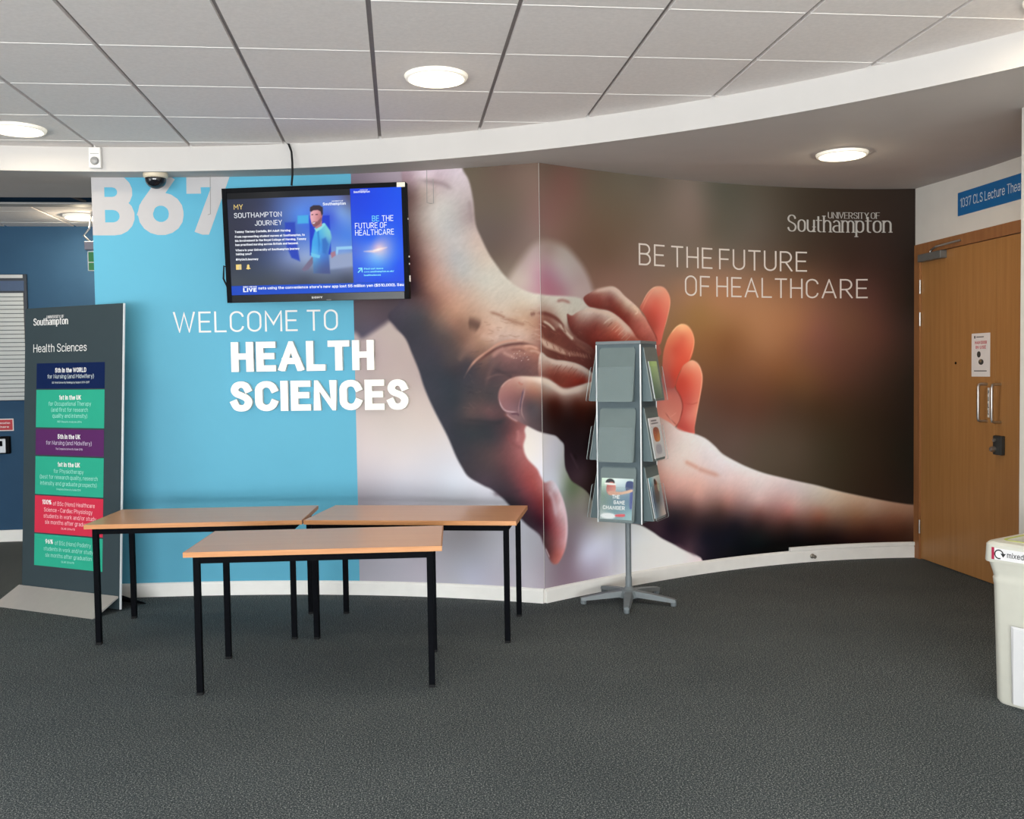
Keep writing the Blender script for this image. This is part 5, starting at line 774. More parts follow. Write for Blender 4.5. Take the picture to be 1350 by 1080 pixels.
painted_sheet('hands_photograph', np.concatenate([np.arange(UB, -.0005, .0055), [-.0005]]), zsteps(), mural_f3, MURAL_LAY, MURAL_ST, M_PRINT, mural)
us = np.concatenate([np.arange(.0005, 1.45, .0058), np.arange(1.45, U1, .0105), [U1]])
painted_sheet('hands_photograph', us, zsteps(), mural_f3, MURAL_LAY, MURAL_ST, M_PRINT, mural)
mb = MB(); us = np.linspace(U0, UB, 40); vs = np.linspace(.09, 2.9, 6); p = [mural_f3(np.array([u]), v)[0] for v in vs for u in us]
mb.add(p, [(j*40+i, j*40+i+1, (j+1)*40+i+1, (j+1)*40+i) for j in range(5) for i in range(39)]); mb.build('cyan_panel', M_CYAN, mural, True)
def wf3(u, z, h): 
    x, y = wall_pt(u, .002+h); return (float(x)-XC, float(y)-YC, float(z))
WT = {'B67': ((-3.0197, 2.4337), (-2.1073, 2.4337), 0.4022), 'WELCOME TO': ((-2.4995, 1.7808), (-1.3871, 1.7808), 0.1401), 'HEALTH': ((-2.1117, 1.5123), (-1.1346, 1.5123), 0.1998), 'SCIENCES': ((-2.1232, 1.2466), (-0.9018, 1.2466), 0.202), 'BE THE FUTURE': ((0.8672, 2.2052), (2.3802, 2.2052), 0.1492), 'OF HEALTHCARE': ((1.2865, 2.0063), (2.8838, 2.0063), 0.1459), 'Southampton': ((2.2099, 2.5042), (3.0725, 2.5042), 0.1245), 'UNIVERSITY OF': ((2.5579, 2.6097), (2.9803, 2.6097), 0.0468)}
M_LOGO = mat('logo_white', (.50, .48, .45), .5, spec=.22, noise=.01); M_SLOGAN = mat('slogan_white', (.66, .60, .56), .5, spec=.22, noise=.01)
for nm, rows, w, kw, m_ in (('building_number', ('B67',), .235, dict(track=.055), mat('number_white', (.50, .485, .495), .5, spec=.2, noise=.01)), ('welcome_lettering', ('WELCOME TO',), .085, dict(track=.15, space=.27), M_TEXT),
        ('slogan_lettering', ('BE THE FUTURE', 'OF HEALTHCARE'), .075, dict(track=.155, space=.17), M_SLOGAN), ('university_logo', ('Southampton', 'UNIVERSITY OF'), .115, dict(track=.06, serif=True, space=.2), M_LOGO)):
    mb = MB()
    for r in rows:
        a, b, cap = WT[r]; ww = .12 if r == 'UNIVERSITY OF' else w
        Wt = layout(r, ww, **{k: v for k, v in kw.items()})[1]; x = 0.0
        for word in r.split(' '):          # each printed word is a piece of its own
            lw = layout(word, ww, **kw)[1]; ex = (b[0]-a[0])/Wt
            mb = MB(); add_text(mb, wf3, word, (a[0]+ex*x, a[1]), (a[0]+ex*(x+lw), a[1]), cap, w=ww, maxlen=.08, top=2.9, xlim=(U0, U1), **kw)
            mb.build(nm, m_, mural, fix=False); x += lw+kw.get('track', .12)+kw.get('space', .3)
# the raised letters
M_EDGE = mat('letter_edge', (.80, .79, .75), .6, noise=.02)
ORD = {'HEALTH': 'first,second,third,fourth,fifth,last', 'SCIENCES': 'first,second,third,fourth,fifth,sixth,seventh,last'}
for word in ('HEALTH', 'SCIENCES'):
    a, b, cap = WT[word]
    for ci, qs in text_quads(word, a, b, cap, .235, track=.085):
        mb = MB(); us_ = [p[0] for q in qs for p in q]; uc = (min(us_)+max(us_))/2; ox, oy = wall_pt(uc, .003); zb = min(p[1] for q in qs for p in q)
        for j, q in enumerate(qs):
            for s in subdiv(q, .06):
                n = len(s); P = []
                for h in (.003, .034+j*.00006):
                    for pnt in s:
                        x, y = wall_pt(pnt[0], h); P.append((float(x-ox), float(y-oy), pnt[1]-zb))
                mb.add(P, [tuple(range(n, 2*n))], 0); mb.add(P, [(i, (i+1) % n, (i+1) % n+n, i+n) for i in range(n)], 1)
        o = mb.build('raised_letter', [M_RAISED, M_EDGE]); o.location = (float(ox), float(oy), zb)
        nth = ORD[word].split(',')[ci]
        tag(o, 'thick white raised letter %s, %s letter of the word %s on the mural' % (word[ci], nth, word), 'letter', 'raised letters of HEALTH SCIENCES')

# ------------------------------------------------------------------ ceiling lights
M_LAMP = mat('lamp_diffuser', (.9, .88, .8), .5, emit=(1.0, .90, .70), es=14.0, noise=.01)
M_LRING = mat('lamp_ring', (.85, .83, .78), .35, noise=.02, emit=(1, .88, .65), es=.35)
def ceiling_light(x, y, z, label, power=3.0, r=.15, spill=.35):
    t = empty('ceiling_light', (x, y, z), 0, label, 'light', 'round ceiling downlights')
    mb = MB(); mb.lathe([(r*.86, 0.0), (r*.86, -.012), (r*.92, -.02), (r*1.0, -.016), (r*1.04, -.004), (r*1.04, 0.0)], 48); mb.build('rim', M_LRING, t, True)
    mb = MB(); mb.lathe([(0, -.010), (r*.5, -.0095), (r*.86, -.006), (r*.86, -.001), (0, -.001)], 48); mb.build('diffuser', M_LAMP, t, True)
    l = bpy.data.lights.new('downlight_glow', 'AREA'); l.shape = 'DISK'; l.size = r*1.7; l.energy = power; l.color = (1.0, .83, .62); l.spread = PI
    o = bpy.data.objects.new('downlight_glow', l); C.objects.link(o); o.parent = t; o.location = (0, 0, -.035)
    l = bpy.data.lights.new('downlight_spill', 'POINT'); l.shadow_soft_size = .03; l.energy = power*spill; l.color = (1.0, .84, .60)
    o = bpy.data.objects.new('downlight_spill', l); C.objects.link(o); o.parent = t; o.location = (0, 0, -.052)
ceiling_light(.206, 4.80, ZC, 'round lit ceiling light in the tile above the middle of the foyer')
ceiling_light(-2.19, 5.96, ZC, 'round lit ceiling light cut by the left edge, in front of the white fascia')
ceiling_light(2.665, 3.60, ZC, 'round lit ceiling light in the top right corner of the view')
ceiling_light(2.737, 5.706, float(soffit_z(2.737, 5.706)), 'round lit downlight in the grey soffit near the wooden door', 6)
ceiling_light(-2.66, 8.6, 2.863, 'round lit corridor light half hidden behind the mural wall', 13, spill=1.1)

# ------------------------------------------------------------------ television
TVC = Vector((-.508, 6.10, 2.302)); ya, ti = -.2263, .0607
r_ = Vector((math.cos(ya), math.sin(ya), 0)); n0 = Vector((math.sin(ya), -math.cos(ya), 0))
n_ = math.cos(ti)*n0-math.sin(ti)*Vector((0, 0, 1)); u_ = math.cos(ti)*Vector((0, 0, 1))+math.sin(ti)*n0
Rm = Matrix(((r_.x, -n_.x, u_.x), (r_.y, -n_.y, u_.y), (r_.z, -n_.z, u_.z)))
tv = empty('television', TVC, 0, 'large black flat screen television showing a blue university advert, mounted over the cyan panel', 'television')
tv.rotation_euler = Rm.to_euler()
M_GLOSS = mat('gloss_black_bezel', (.004, .0045, .006), .16, spec=.25, noise=.05, scale=40); M_TVBACK = mat('black_casing', (.004, .0045, .006), .6, spec=.06, noise=.1, scale=60)
tw, th = .5853, .355
SCR = (-0.5538, 0.5571, -0.3071, 0.3259)      # screen rectangle inside the bezel: x0, x1, z0, z1
mb = MB(); mb.box(-tw, tw, .004, .055, -th, th, bev=.006); mb.box(-.42, .42, .055, .10, -.27, .24, bev=.012); mb.build('casing', M_TVBACK, tv)
mb = MB(); x0, x1, z0, z1 = SCR
mb.box(-tw, x0, -.006, .004, -th, th, bev=.002); mb.box(x1, tw, -.006, .004, -th, th, bev=.002)
mb.box(x0, x1, -.006, .004, z1, th, bev=.002)
mb.box(x0, x1, -.006, .004, -th, z0, 1, bev=.002)
bez = mb.build('bezel', [M_TVBACK, M_GLOSS], tv)
def tf3(x, z, h): return (float(x), float(-h), float(z))
mb = MB(); add_text(mb, lambda x, z, h: (float(x), -.0062-h, float(z)), 'SONY', (-.035, -th+.016), (.035, -th+.016), .012, w=.2, track=.2); mb.build('maker_lettering', mat('silver_lettering', (.6, .6, .6), .4, noise=.02), bez, fix=False)
MB().box(.06, .09, -.0075, -.006, -th+.004, -th+.007).build('standby_lamp', mat('dim_plastic', (.2, .2, .2), .3, noise=.05), bez)
MB().box(tw-.055, tw-.004, -.0072, -.006, th-.03, th-.002, bev=.0005).build('sticker', mat('cream_sticker', (.75, .70, .60), .7, noise=.05), tv)
for z in (.13, -.10, -.145): MB().box(tw, tw+.004, .016, .034, z, z+.010).build('connector', M_STEEL, tv)
MB().box(tw, tw+.006, .014, .038, -.25, -.21, bev=.002).build('connector', M_STEEL, tv)
wd = .40
mb = MB(); mb.box(-.12, .12, .10, .125, -.12, .12); mb.box(-.03, .03, .12, .30, -.03, .03); mb.box(-.14, .14, .29, .31, -.14, .14); mb.build('wall_bracket', M_BLACK, tv)
mb = MB(); mb.tube([(-.40, .07, -.2), (-.56, .06, -.15), (-tw-.03, .045, -.12), (-tw-.035, .04, -.2), (-tw-.01, .04, -.26), (-.5, .07, -.27)], .006, 8); mb.build('cable_loop', M_RUBBER, tv, True)
M_SCREEN = print_mat('screen_picture', .3, .06, emit=.95)
TV_LAY = [
    ('ground', [(-0.6538, -0.4071), (0.6571, -0.4071), (0.6571, 0.4259), (-0.6538, 0.4259)], 0.002, [(0.0, 0.0, 8, 10, 18)], 0.02),
    ('bed_ward', [(-0.5638, -0.2496), (0.2356, -0.2496), (0.2356, 0.2873), (-0.5638, 0.2873)], 0.0015, [(-0.5294, 0.27, 40, 48, 70), (-0.3225, 0.2631, 52, 60, 92), (-0.1059, 0.2661, 88, 120, 200), (0.0439, 0.2508, 90, 130, 215), (0.1725, 0.2567, 100, 120, 190), (0.2315, 0.2649, 80, 80, 110), (-0.5355, 0.1561, 48, 52, 72), (-0.3701, 0.182, 58, 62, 90), (-0.1956, 0.197, 80, 110, 180), (-0.0877, 0.1935, 85, 140, 235), (-0.0478, 0.1201, 60, 110, 225), (0.1042, 0.1565, 60, 90, 215), (0.1696, 0.1851, 120, 160, 225), (0.2217, 0.1527, 110, 150, 220), (-0.5422, 0.0313, 48, 52, 70), (-0.3551, 0.0466, 52, 58, 88), (-0.1704, 0.0411, 70, 100, 180), (-0.0731, 0.0382, 80, 120, 210), (0.1642, 0.0518, 70, 125, 225), (0.2221, 0.0294, 70, 130, 230), (-0.528, -0.1157, 52, 60, 78), (-0.3406, -0.0998, 62, 76, 110), (-0.1762, -0.0834, 120, 140, 190), (-0.0571, -0.0867, 150, 170, 210), (0.1368, -0.092, 130, 160, 210), (0.2003, -0.1144, 150, 165, 200), (-0.533, -0.2102, 66, 74, 86), (-0.2916, -0.2162, 68, 76, 90), (-0.0739, -0.2216, 66, 74, 95), (0.1958, -0.2284, 62, 70, 90), (-0.1796, -0.1563, 92, 105, 140), (0.1768, -0.1656, 110, 122, 155)], 0.03),
    ('curtain', [(-0.1877, 0.1348), (-0.1227, 0.1348), (-0.1217, 0.0396), (-0.1013, -0.1063), (-0.1545, -0.084), (-0.1886, 0.0001)], 0.008, [(0.0, 0.0, 38, 70, 190)], 0.02),
    ('door_blue', [(-0.0294, 0.171), (0.0994, 0.1689), (0.1001, -0.0703), (-0.0348, -0.0717)], 0.006, [(0.0, 0.0, 20, 58, 205)], 0.02),
    ('window', [(-0.1048, 0.1734), (-0.0346, 0.1753), (-0.0368, 0.1249), (-0.107, 0.124)], 0.006, [(0.0, 0.0, 70, 175, 235)], 0.02),
    ('rail', [(0.1342, -0.0247), (0.234, -0.0224), (0.2354, -0.041), (0.1474, -0.0427), (0.1392, -0.0869), (0.1295, -0.0866)], 0.004, [(0.0, 0.0, 150, 205, 245)], 0.02),
    ('bed', [(0.0945, -0.0753), (0.2366, -0.0638), (0.2355, -0.1464), (0.08, -0.1631)], 0.012, [(0.0, 0.0, 150, 165, 200)], 0.02),
    ('arm_skin', [(-0.0132, -0.0723), (0.0101, -0.0833), (-0.0152, -0.119), (-0.0495, -0.1597), (-0.077, -0.1694), (-0.0928, -0.1586), (-0.0528, -0.1128)], 0.006, [(0.0, 0.0, 120, 110, 140)], 0.02),
    ('hand_far', [(0.0951, -0.0598), (0.1256, -0.0503), (0.1289, -0.0763), (0.1024, -0.0931)], 0.006, [(0.0, 0.0, 170, 120, 140)], 0.02),
    ('shirt', [(0.0068, 0.0895), (0.0382, 0.1174), (0.0684, 0.1216), (0.1008, 0.0743), (0.1076, 0.0328), (0.0844, -0.0595), (0.0897, -0.1893), (-0.0181, -0.1834), (-0.0182, -0.0878), (-0.0291, -0.0667), (-0.0179, 0.0159)], 0.006, [(0.0203, 0.0767, 70, 175, 235), (0.0587, 0.0962, 110, 205, 225), (0.0888, 0.0437, 120, 200, 215), (0.0113, -0.0057, 60, 160, 235), (0.0651, -0.0072, 60, 140, 225), (-0.0022, -0.0674, 95, 190, 240), (0.04, -0.0894, 70, 125, 210), (0.0261, -0.1617, 75, 95, 150), (0.0697, -0.1524, 70, 90, 150)], 0.03),
    ('fold', [(0.0171, 0.0768), (0.0258, 0.0807), (0.0328, -0.0063), (0.022, -0.0577), (0.0199, -0.0059)], 0.006, [(0.0, 0.0, 45, 135, 215)], 0.02),
    ('fold', [(0.0449, 0.0244), (0.069, 0.034), (0.0866, -0.0078), (0.0689, -0.0694), (0.0468, -0.0584)], 0.01, [(0.0, 0.0, 50, 115, 200)], 0.02),
    ('collar', [(-0.0016, 0.0929), (0.0377, 0.1071), (0.0621, 0.1249), (0.0703, 0.1143), (0.0455, 0.0883), (0.0125, 0.0708)], 0.004, [(0.0, 0.0, 140, 225, 235)], 0.02),
    ('sleeve_cuff', [(-0.0287, -0.0563), (0.0299, -0.0735), (0.0238, -0.091), (-0.0265, -0.0792)], 0.004, [(0.0, 0.0, 110, 200, 240)], 0.02),
    ('neck', [(0.0025, 0.1391), (0.0498, 0.1376), (0.0485, 0.1068), (0.0101, 0.0894), (-0.001, 0.1083)], 0.004, [(0.0, 0.0, 190, 125, 135)], 0.02),
    ('face', [(-0.0205, 0.2016), (-0.0007, 0.2133), (0.0507, 0.2095), (0.0554, 0.1683), (0.0442, 0.1327), (0.0162, 0.1057), (-0.0033, 0.1032), (-0.0175, 0.1243), (-0.0245, 0.1606)], 0.004, [(-0.0128, 0.1808, 238, 175, 185), (0.0198, 0.19, 225, 158, 165), (0.0399, 0.1585, 185, 115, 120), (-0.0039, 0.1393, 232, 172, 178)], 0.03),
    ('beard', [(-0.0173, 0.1274), (-0.002, 0.1341), (0.0195, 0.1334), (0.0453, 0.1583), (0.05, 0.1428), (0.036, 0.1175), (0.0106, 0.1018), (-0.0055, 0.1033)], 0.004, [(0.0, 0.0, 140, 88, 96)], 0.02),
    ('smile', [(-0.013, 0.1272), (0.0086, 0.1307), (0.0017, 0.1206), (-0.009, 0.1209)], 0.003, [(0.0, 0.0, 235, 225, 235)], 0.02),
    ('hair', [(-0.0248, 0.2017), (-0.0218, 0.2222), (0.0002, 0.2338), (0.0378, 0.2325), (0.0587, 0.2195), (0.058, 0.1785), (0.049, 0.1685), (0.0436, 0.1944), (0.0258, 0.2042), (-0.0011, 0.203), (-0.0187, 0.1933)], 0.004, [(0.0, 0.0, 52, 40, 52)], 0.02),
    ('eye', [(-0.0151, 0.1788), (-0.0043, 0.1795), (-0.0045, 0.1743), (-0.0153, 0.1737)], 0.002, [(0.0, 0.0, 60, 40, 50)], 0.02),
    ('eye', [(0.0107, 0.179), (0.0258, 0.1795), (0.0256, 0.1744), (0.0105, 0.1739)], 0.002, [(0.0, 0.0, 60, 40, 50)], 0.02),
    ('top_band', [(-0.5638, 0.2873), (0.2356, 0.2873), (0.2356, 0.3359), (-0.5638, 0.3359)], 0.0015, [(-0.5538, 0.2873, 8, 10, 16), (0.2356, 0.2873, 14, 16, 24), (-0.1591, 0.3073, 24, 27, 32), (-0.2391, 0.3073, 36, 36, 38)], 0.03),
    ('blue_column', [(0.2356, -0.2496), (0.5671, -0.2496), (0.5671, 0.3359), (0.2356, 0.3359)], 0.0015, [(0.26, 0.3149, 14, 60, 222), (0.4082, 0.3097, 4, 70, 235), (0.5451, 0.305, 0, 80, 240), (0.2528, 0.1312, 20, 75, 230), (0.4034, 0.1775, 0, 72, 240), (0.5501, 0.1422, 5, 80, 245), (0.2595, 0.0283, 40, 95, 232), (0.3659, 0.0252, 30, 100, 245), (0.5459, 0.0198, 10, 85, 245), (0.2567, -0.0437, 75, 110, 225), (0.5223, -0.0512, 40, 105, 245), (0.3537, -0.0156, 90, 130, 240), (0.3845, -0.0473, 210, 190, 225), (0.3727, -0.0779, 150, 190, 250), (0.3925, -0.1196, 100, 170, 250), (0.2851, -0.1374, 50, 105, 238), (0.5191, -0.1437, 10, 85, 245), (0.2387, -0.2295, 35, 80, 215), (0.3883, -0.2332, 10, 75, 235), (0.5372, -0.2369, 5, 72, 235), (0.4061, -0.0376, 235, 205, 220)], 0.012),
    ('flare', [(0.3095, -0.0576), (0.363, -0.0529), (0.4167, -0.038), (0.4539, -0.037), (0.4161, -0.0544), (0.3732, -0.0655)], 0.008, [(0.0, 0.0, 250, 222, 225)], 0.02),
    ('flare_core', [(0.3683, -0.053), (0.4006, -0.0437), (0.4219, -0.0422), (0.4002, -0.0539)], 0.006, [(0.0, 0.0, 255, 250, 250)], 0.02),
    ('ticker', [(-0.5638, -0.3171), (0.5671, -0.3171), (0.5671, -0.2496), (-0.5638, -0.2496)], 0.0015, [(-0.5538, -0.3071, 24, 74, 196), (0.0, -0.3071, 14, 82, 214), (0.5571, -0.3071, 10, 84, 224)], 0.03)]
TV_ST = []
def scr_f3(x, z): return np.stack([x, 0*x-.0008, z], -1)
scr = painted_sheet('screen', np.linspace(x0, x1, 330), np.linspace(z0, z1, 190), scr_f3, TV_LAY, TV_ST, M_SCREEN, tv, smooth=False)
def emis(name, col, s=1.0): return mat(name, (.01, .01, .01), .3, emit=L(*col), es=s, noise=.0)
ME = [emis('screen_white', (240, 244, 252)), emis('screen_gold', (235, 205, 110)), emis('screen_cyan', (90, 215, 235)), emis('screen_blue', (35, 95, 225))]
TVT = [
    ('MY', (-0.5122, 0.2239), (-0.4531, 0.2239), 0.031, 0.11, 1),
    ('SOUTHAMPTON', (-0.5129, 0.1712), (-0.2054, 0.1712), 0.0311, 0.1, 0),
    ('JOURNEY', (-0.3809, 0.1205), (-0.2057, 0.1205), 0.0311, 0.1, 0),
    ('Tommy Tierney Costello, BN Adult Nursing', (-0.5136, 0.0791), (-0.1546, 0.0791), 0.0135, 0.2, 0),
    ('From representing student nurses at Southampton, to', (-0.5138, 0.0491), (-0.0634, 0.0491), 0.0135, 0.2, 0),
    ('his involvement in the Royal College of Nursing, Tommy', (-0.5138, 0.024), (-0.0556, 0.024), 0.0136, 0.2, 0),
    ('has practised nursing across Britain and beyond.', (-0.5137, -0.0009), (-0.1068, -0.0009), 0.0136, 0.2, 0),
    ('Where is your University of Southampton journey', (-0.5141, -0.0347), (-0.1014, -0.0347), 0.0136, 0.2, 0),
    ('taking you?', (-0.514, -0.0587), (-0.4111, -0.0587), 0.0136, 0.2, 0),
    ('#MyUoSJourney', (-0.5157, -0.092), (-0.3697, -0.092), 0.0136, 0.2, 0),
    ('Southampton', (0.0602, 0.2303), (0.2056, 0.2303), 0.0174, 0.17, 0),
    ('UNIVERSITY OF', (0.1167, 0.2507), (0.1894, 0.2507), 0.0071, 0.16, 0),
    ('Southampton', (0.2573, 0.299), (0.3592, 0.299), 0.0122, 0.17, 0),
    ('UNIVERSITY OF', (0.2971, 0.3117), (0.3469, 0.3117), 0.0061, 0.16, 0),
    ('BE', (0.3674, 0.1233), (0.412, 0.1233), 0.0347, 0.1, 2),
    ('THE', (0.4289, 0.123), (0.5009, 0.123), 0.0347, 0.1, 0),
    ('FUTURE OF', (0.2584, 0.0818), (0.4592, 0.0818), 0.0349, 0.1, 0),
    ('HEALTHCARE', (0.2578, 0.0401), (0.5022, 0.0401), 0.0349, 0.1, 0),
    ('Find out more', (0.3053, -0.1691), (0.4269, -0.1691), 0.0104, 0.19, 2),
    ('www.southampton.ac.uk/', (0.3046, -0.1875), (0.4943, -0.1875), 0.0104, 0.19, 2),
    ('healthsciences', (0.3038, -0.2086), (0.4105, -0.2086), 0.0104, 0.19, 2),
    ('BBC NEWS', (-0.4762, -0.2621), (-0.3882, -0.2621), 0.0095, 0.18, 0),
    ('LIVE', (-0.4776, -0.2889), (-0.3895, -0.2889), 0.0243, 0.24, 0),
    ("nets using the convenience store's new app lost 55 million yen ($510,000). Sau", (-0.3778, -0.2752), (0.5528, -0.2752), 0.0168, 0.16, 0)]
mb = MB()
for s, a, b, cap, w, mi in TVT: add_text(mb, lambda x, z, h: (float(x), -.0012-h, float(z)), s, a, b, cap, w=w, mi=mi, track=.14 if w < .13 else .1, space=.3)
TVP = [
    ([(-0.517, -0.116), (-0.4818, -0.1159), (-0.4824, -0.1484), (-0.5176, -0.1485)], 1),
    ([(-0.4525, -0.1439), (-0.4455, -0.1368), (-0.4447, -0.1221), (-0.4367, -0.116), (-0.4294, -0.1225), (-0.4301, -0.1361), (-0.4217, -0.1447), (-0.4328, -0.1465), (-0.4385, -0.1495), (-0.4438, -0.1462)], 1),
    ([(-0.4967, -0.148), (-0.496, -0.1354), (-0.5004, -0.1353), (-0.5002, -0.1311), (-0.4958, -0.1312), (-0.4955, -0.125), (-0.4908, -0.1209), (-0.4854, -0.121), (-0.4856, -0.1252), (-0.49, -0.1251), (-0.4903, -0.1314), (-0.4859, -0.1315), (-0.4861, -0.1357), (-0.4905, -0.1356), (-0.4912, -0.1482)], 3),
    ([(0.264, -0.1845), (0.2885, -0.1603), (0.2926, -0.1645), (0.2681, -0.1887)], 2),
    ([(0.2693, -0.1577), (0.2951, -0.1563), (0.2948, -0.1625), (0.2691, -0.1639)], 2),
    ([(0.2886, -0.1582), (0.295, -0.1584), (0.2961, -0.1853), (0.2897, -0.1851)], 2)]
for pts, mi in TVP: mb.add([(p[0], -.0011, p[1]) for p in pts], [tuple(range(len(pts)))], mi)
mb.build('screen_lettering', ME, scr, fix=False)
# power cable dropping from the ceiling edge to the television
mb = MB(); mb.tube([(-0.683, 6.255, 2.959), (-0.671, 6.255, 2.947), (-0.649, 6.2, 2.888), (-0.642, 6.17, 2.815), (-0.641, 6.15, 2.736), (-0.647, 6.14, 2.667)], .0065, 10)
cb = mb.build('power_cable', M_RUBBER, None, True); tag(cb, 'thin black power cable dropping from the ceiling over the fascia to the television', 'cable')

# ------------------------------------------------------------------ small fittings near the ceiling
dc = empty('dome_camera', (-1.548, 6.5, 2.813), 0, 'black dome security camera with cream collar under the soffit above the 6', 'camera')
mb = MB(); mb.lathe([(.075, 0), (.078, -.02), (.076, -.032), (.066, -.04), (0, -.04)], 32); mb.build('collar', mat('cream_plastic', (.72, .62, .47), .45, noise=.02), dc, True)
mb = MB(); mb.lathe([(.066, -.04)]+[(.066*math.cos(a), -.045-.062*math.sin(a)) for a in [PI/2*i/8 for i in range(9)]], 32); mb.build('dome', mat('smoked_dome', (.008, .009, .012), .08, spec=.6, noise=.05), dc, True)
px_, py_, pz_, prz = (-1.889, 6.418, 2.88, -0.019)
pr = empty('motion_sensor', (px_, py_, pz_), prz, 'small white motion sensor box fixed on the white fascia at the left', 'sensor')
MB().box(-.037, .037, -.034, 0, -.066, .066, bev=.006).build('housing', M_WHITEP, pr)
mb = MB(); mb.lathe([(.026, 0), (.026, .006), (.022, .014), (.012, .019), (0, .02)], 24, 0, Matrix.Translation((0, -.034, -.022)) @ Matrix.Rotation(PI/2, 4, 'X')); mb.build('lens', mat('grey_lens', (.30, .30, .30), .3, noise=.04), pr, True)
MB().box(-.026, .026, -.0352, -.034, .022, .025).build('seam', mat('dark_seam', (.25, .25, .24), .6, noise=.05), pr)
mb = MB(); mb.tube([(0, -.016, .066), (0, -.016, .09), (.003, -.012, .105)], .006, 8); mb.build('cable_stub', M_WHITEP, pr, True)
M_WIRE = mat('grey_wire', (.33, .32, .31), .5, noise=.04)
for (q, lab) in [([(0.197, 6.27, 2.797), (0.196, 6.27, 2.671), (0.195, 6.27, 2.586), (0.22, 6.27, 2.581), (0.237, 6.27, 2.583), (0.238, 6.27, 2.695), (0.236, 6.27, 2.739)], 'thin wire hook hanging from the soffit to the right of the television'), ([(-1.216, 6.56, 2.809), (-1.218, 6.56, 2.666), (-1.221, 6.56, 2.556), (-1.237, 6.56, 2.551)], 'thin wire hook hanging in front of the 7 of B67')]:
    mb = MB(); p0 = Vector(q[0]); mb.tube([Vector(p)-p0 for p in q], .0024, 6)
    o = mb.build('hanging_hook', M_WIRE, None, True); o.location = p0; tag(o, lab, 'hook')

# ------------------------------------------------------------------ tables
M_BEECH = wood('beech_laminate', L(214, 158, 116), L(220, 166, 124), (1.6, 30, 30), .3, .42)
M_BEDGE = wood('beech_edging', L(190, 128, 76), L(214, 152, 98), (3, 40, 40), .4, .4)
def make_table(label):
    t = empty('folding_table', (0, 0, 0), 0, label, 'table', 'beech topped tables with black legs')
    t.name = 'table'; zt = .675
    mb = MB(); mb.box(-.597, .597, -.297, .297, zt-.024, zt, bev=.002); mb.build('tabletop', M_BEECH, t)
    mb = MB()
    for a in ((-.60, .60, -.30, -.2971), (-.60, .60, .2971, .30), (-.60, -.5971, -.2971, .2971), (.5971, .60, -.2971, .2971)): mb.box(*a, zt-.0245, zt-.0005)
    mb.build('edging', M_BEDGE, t)
    mb = MB(); zf = zt-.0245
    for sy in (-1, 1): mb.box(-.527, .527, sy*.285-.0125, sy*.285+.0125, zf-.03, zf)
    for sx_ in (-1, 1): mb.box(sx_*.5425-.0125, sx_*.5425+.0125, -.27, .27, zf-.03, zf)
    mb.build('frame', M_BLACK, t)
    for sx_, sy in ((-1, -1), (1, -1), (-1, 1), (1, 1)):
        cx, cy = sx_*.5415, sy*.2835
        lg = MB().box(cx-.0148, cx+.0148, cy-.0148, cy+.0148, .012, zf, bev=.002).build('leg', M_BLACK, t)
        MB().box(cx-.0155, cx+.0155, cy-.0155, cy+.0155, 0, .0125, bev=.002).build('foot_cap', M_RUBBER, lg)
    return t
tb = make_table('nearest beech topped table, standing alone in front of the other two tables')
for k, (x, y, a, lab) in enumerate([(-0.402, 4.836, -3.2, 'nearest beech topped table, standing alone in front of the other two tables'), (-1.14, 5.789, -4.0, 'left rear beech topped table, its left end overlapping the dark grey display board'), (0.1, 5.597, -13.5, 'right rear beech topped table, standing before the foot of the mural crease')]):
    t = tb if k == 0 else copy_tree(tb)
    t.location = (x, y, 0); t.rotation_euler = (0, 0, math.radians(a)); t['label'] = lab
# ------------------------------------------------------------------ banner stand
BR = (-1.788, 6.289); BA = math.radians(-31.5); BW = .79; BH = 1.965; BX0, BX1 = -.125, .778; BLEAN = -math.radians(3.2)
bo = (BR[0]-BW*math.cos(BA), BR[1]-BW*math.sin(BA), 0)
bn = empty('banner_stand', bo, BA, 'tall dark grey display board with coloured blocks at the left end of the mural', 'banner')
M_SLATE = mat('slate_grey_board', L(54, 66, 71), .6, spec=.12, noise=.015, scale=8); M_BEDGEW = mat('white_board_edge', (.80, .82, .84), .4, noise=.02)
MB().box(BX0, BX1-.004, 0, .011, .012, BH, bev=.001).build('panel', M_SLATE, bn).rotation_euler.x = BLEAN
MB().box(BX1-.004, BX1, -.001, .013, .012, BH).build('edge_strip', M_BEDGEW, bn).rotation_euler.x = BLEAN
mb = MB(); mb.prism([(-.205, 0), (-.001, .098), (-.001, .086), (-.185, 0)], BX0-.02, BX1-.01, 0, Matrix(((0, 0, 1, 0), (1, 0, 0, 0), (0, 1, 0, 0), (0, 0, 0, 1)))); mb.build('front_foot', mat('aluminium_foot', (.50, .47, .44), .45, metal=.25, noise=.02), bn)
mb = MB(); mb.prism([(.23, 0), (.029, .098), (.029, .084), (.21, 0)], BX0, BX1-.01, 0, Matrix(((0, 0, 1, 0), (1, 0, 0, 0), (0, 1, 0, 0), (0, 0, 0, 1)))); mb.build('rear_foot', M_BLACK, bn)
def bf3(x, z, h): return (float(x), -float(h), float(z))
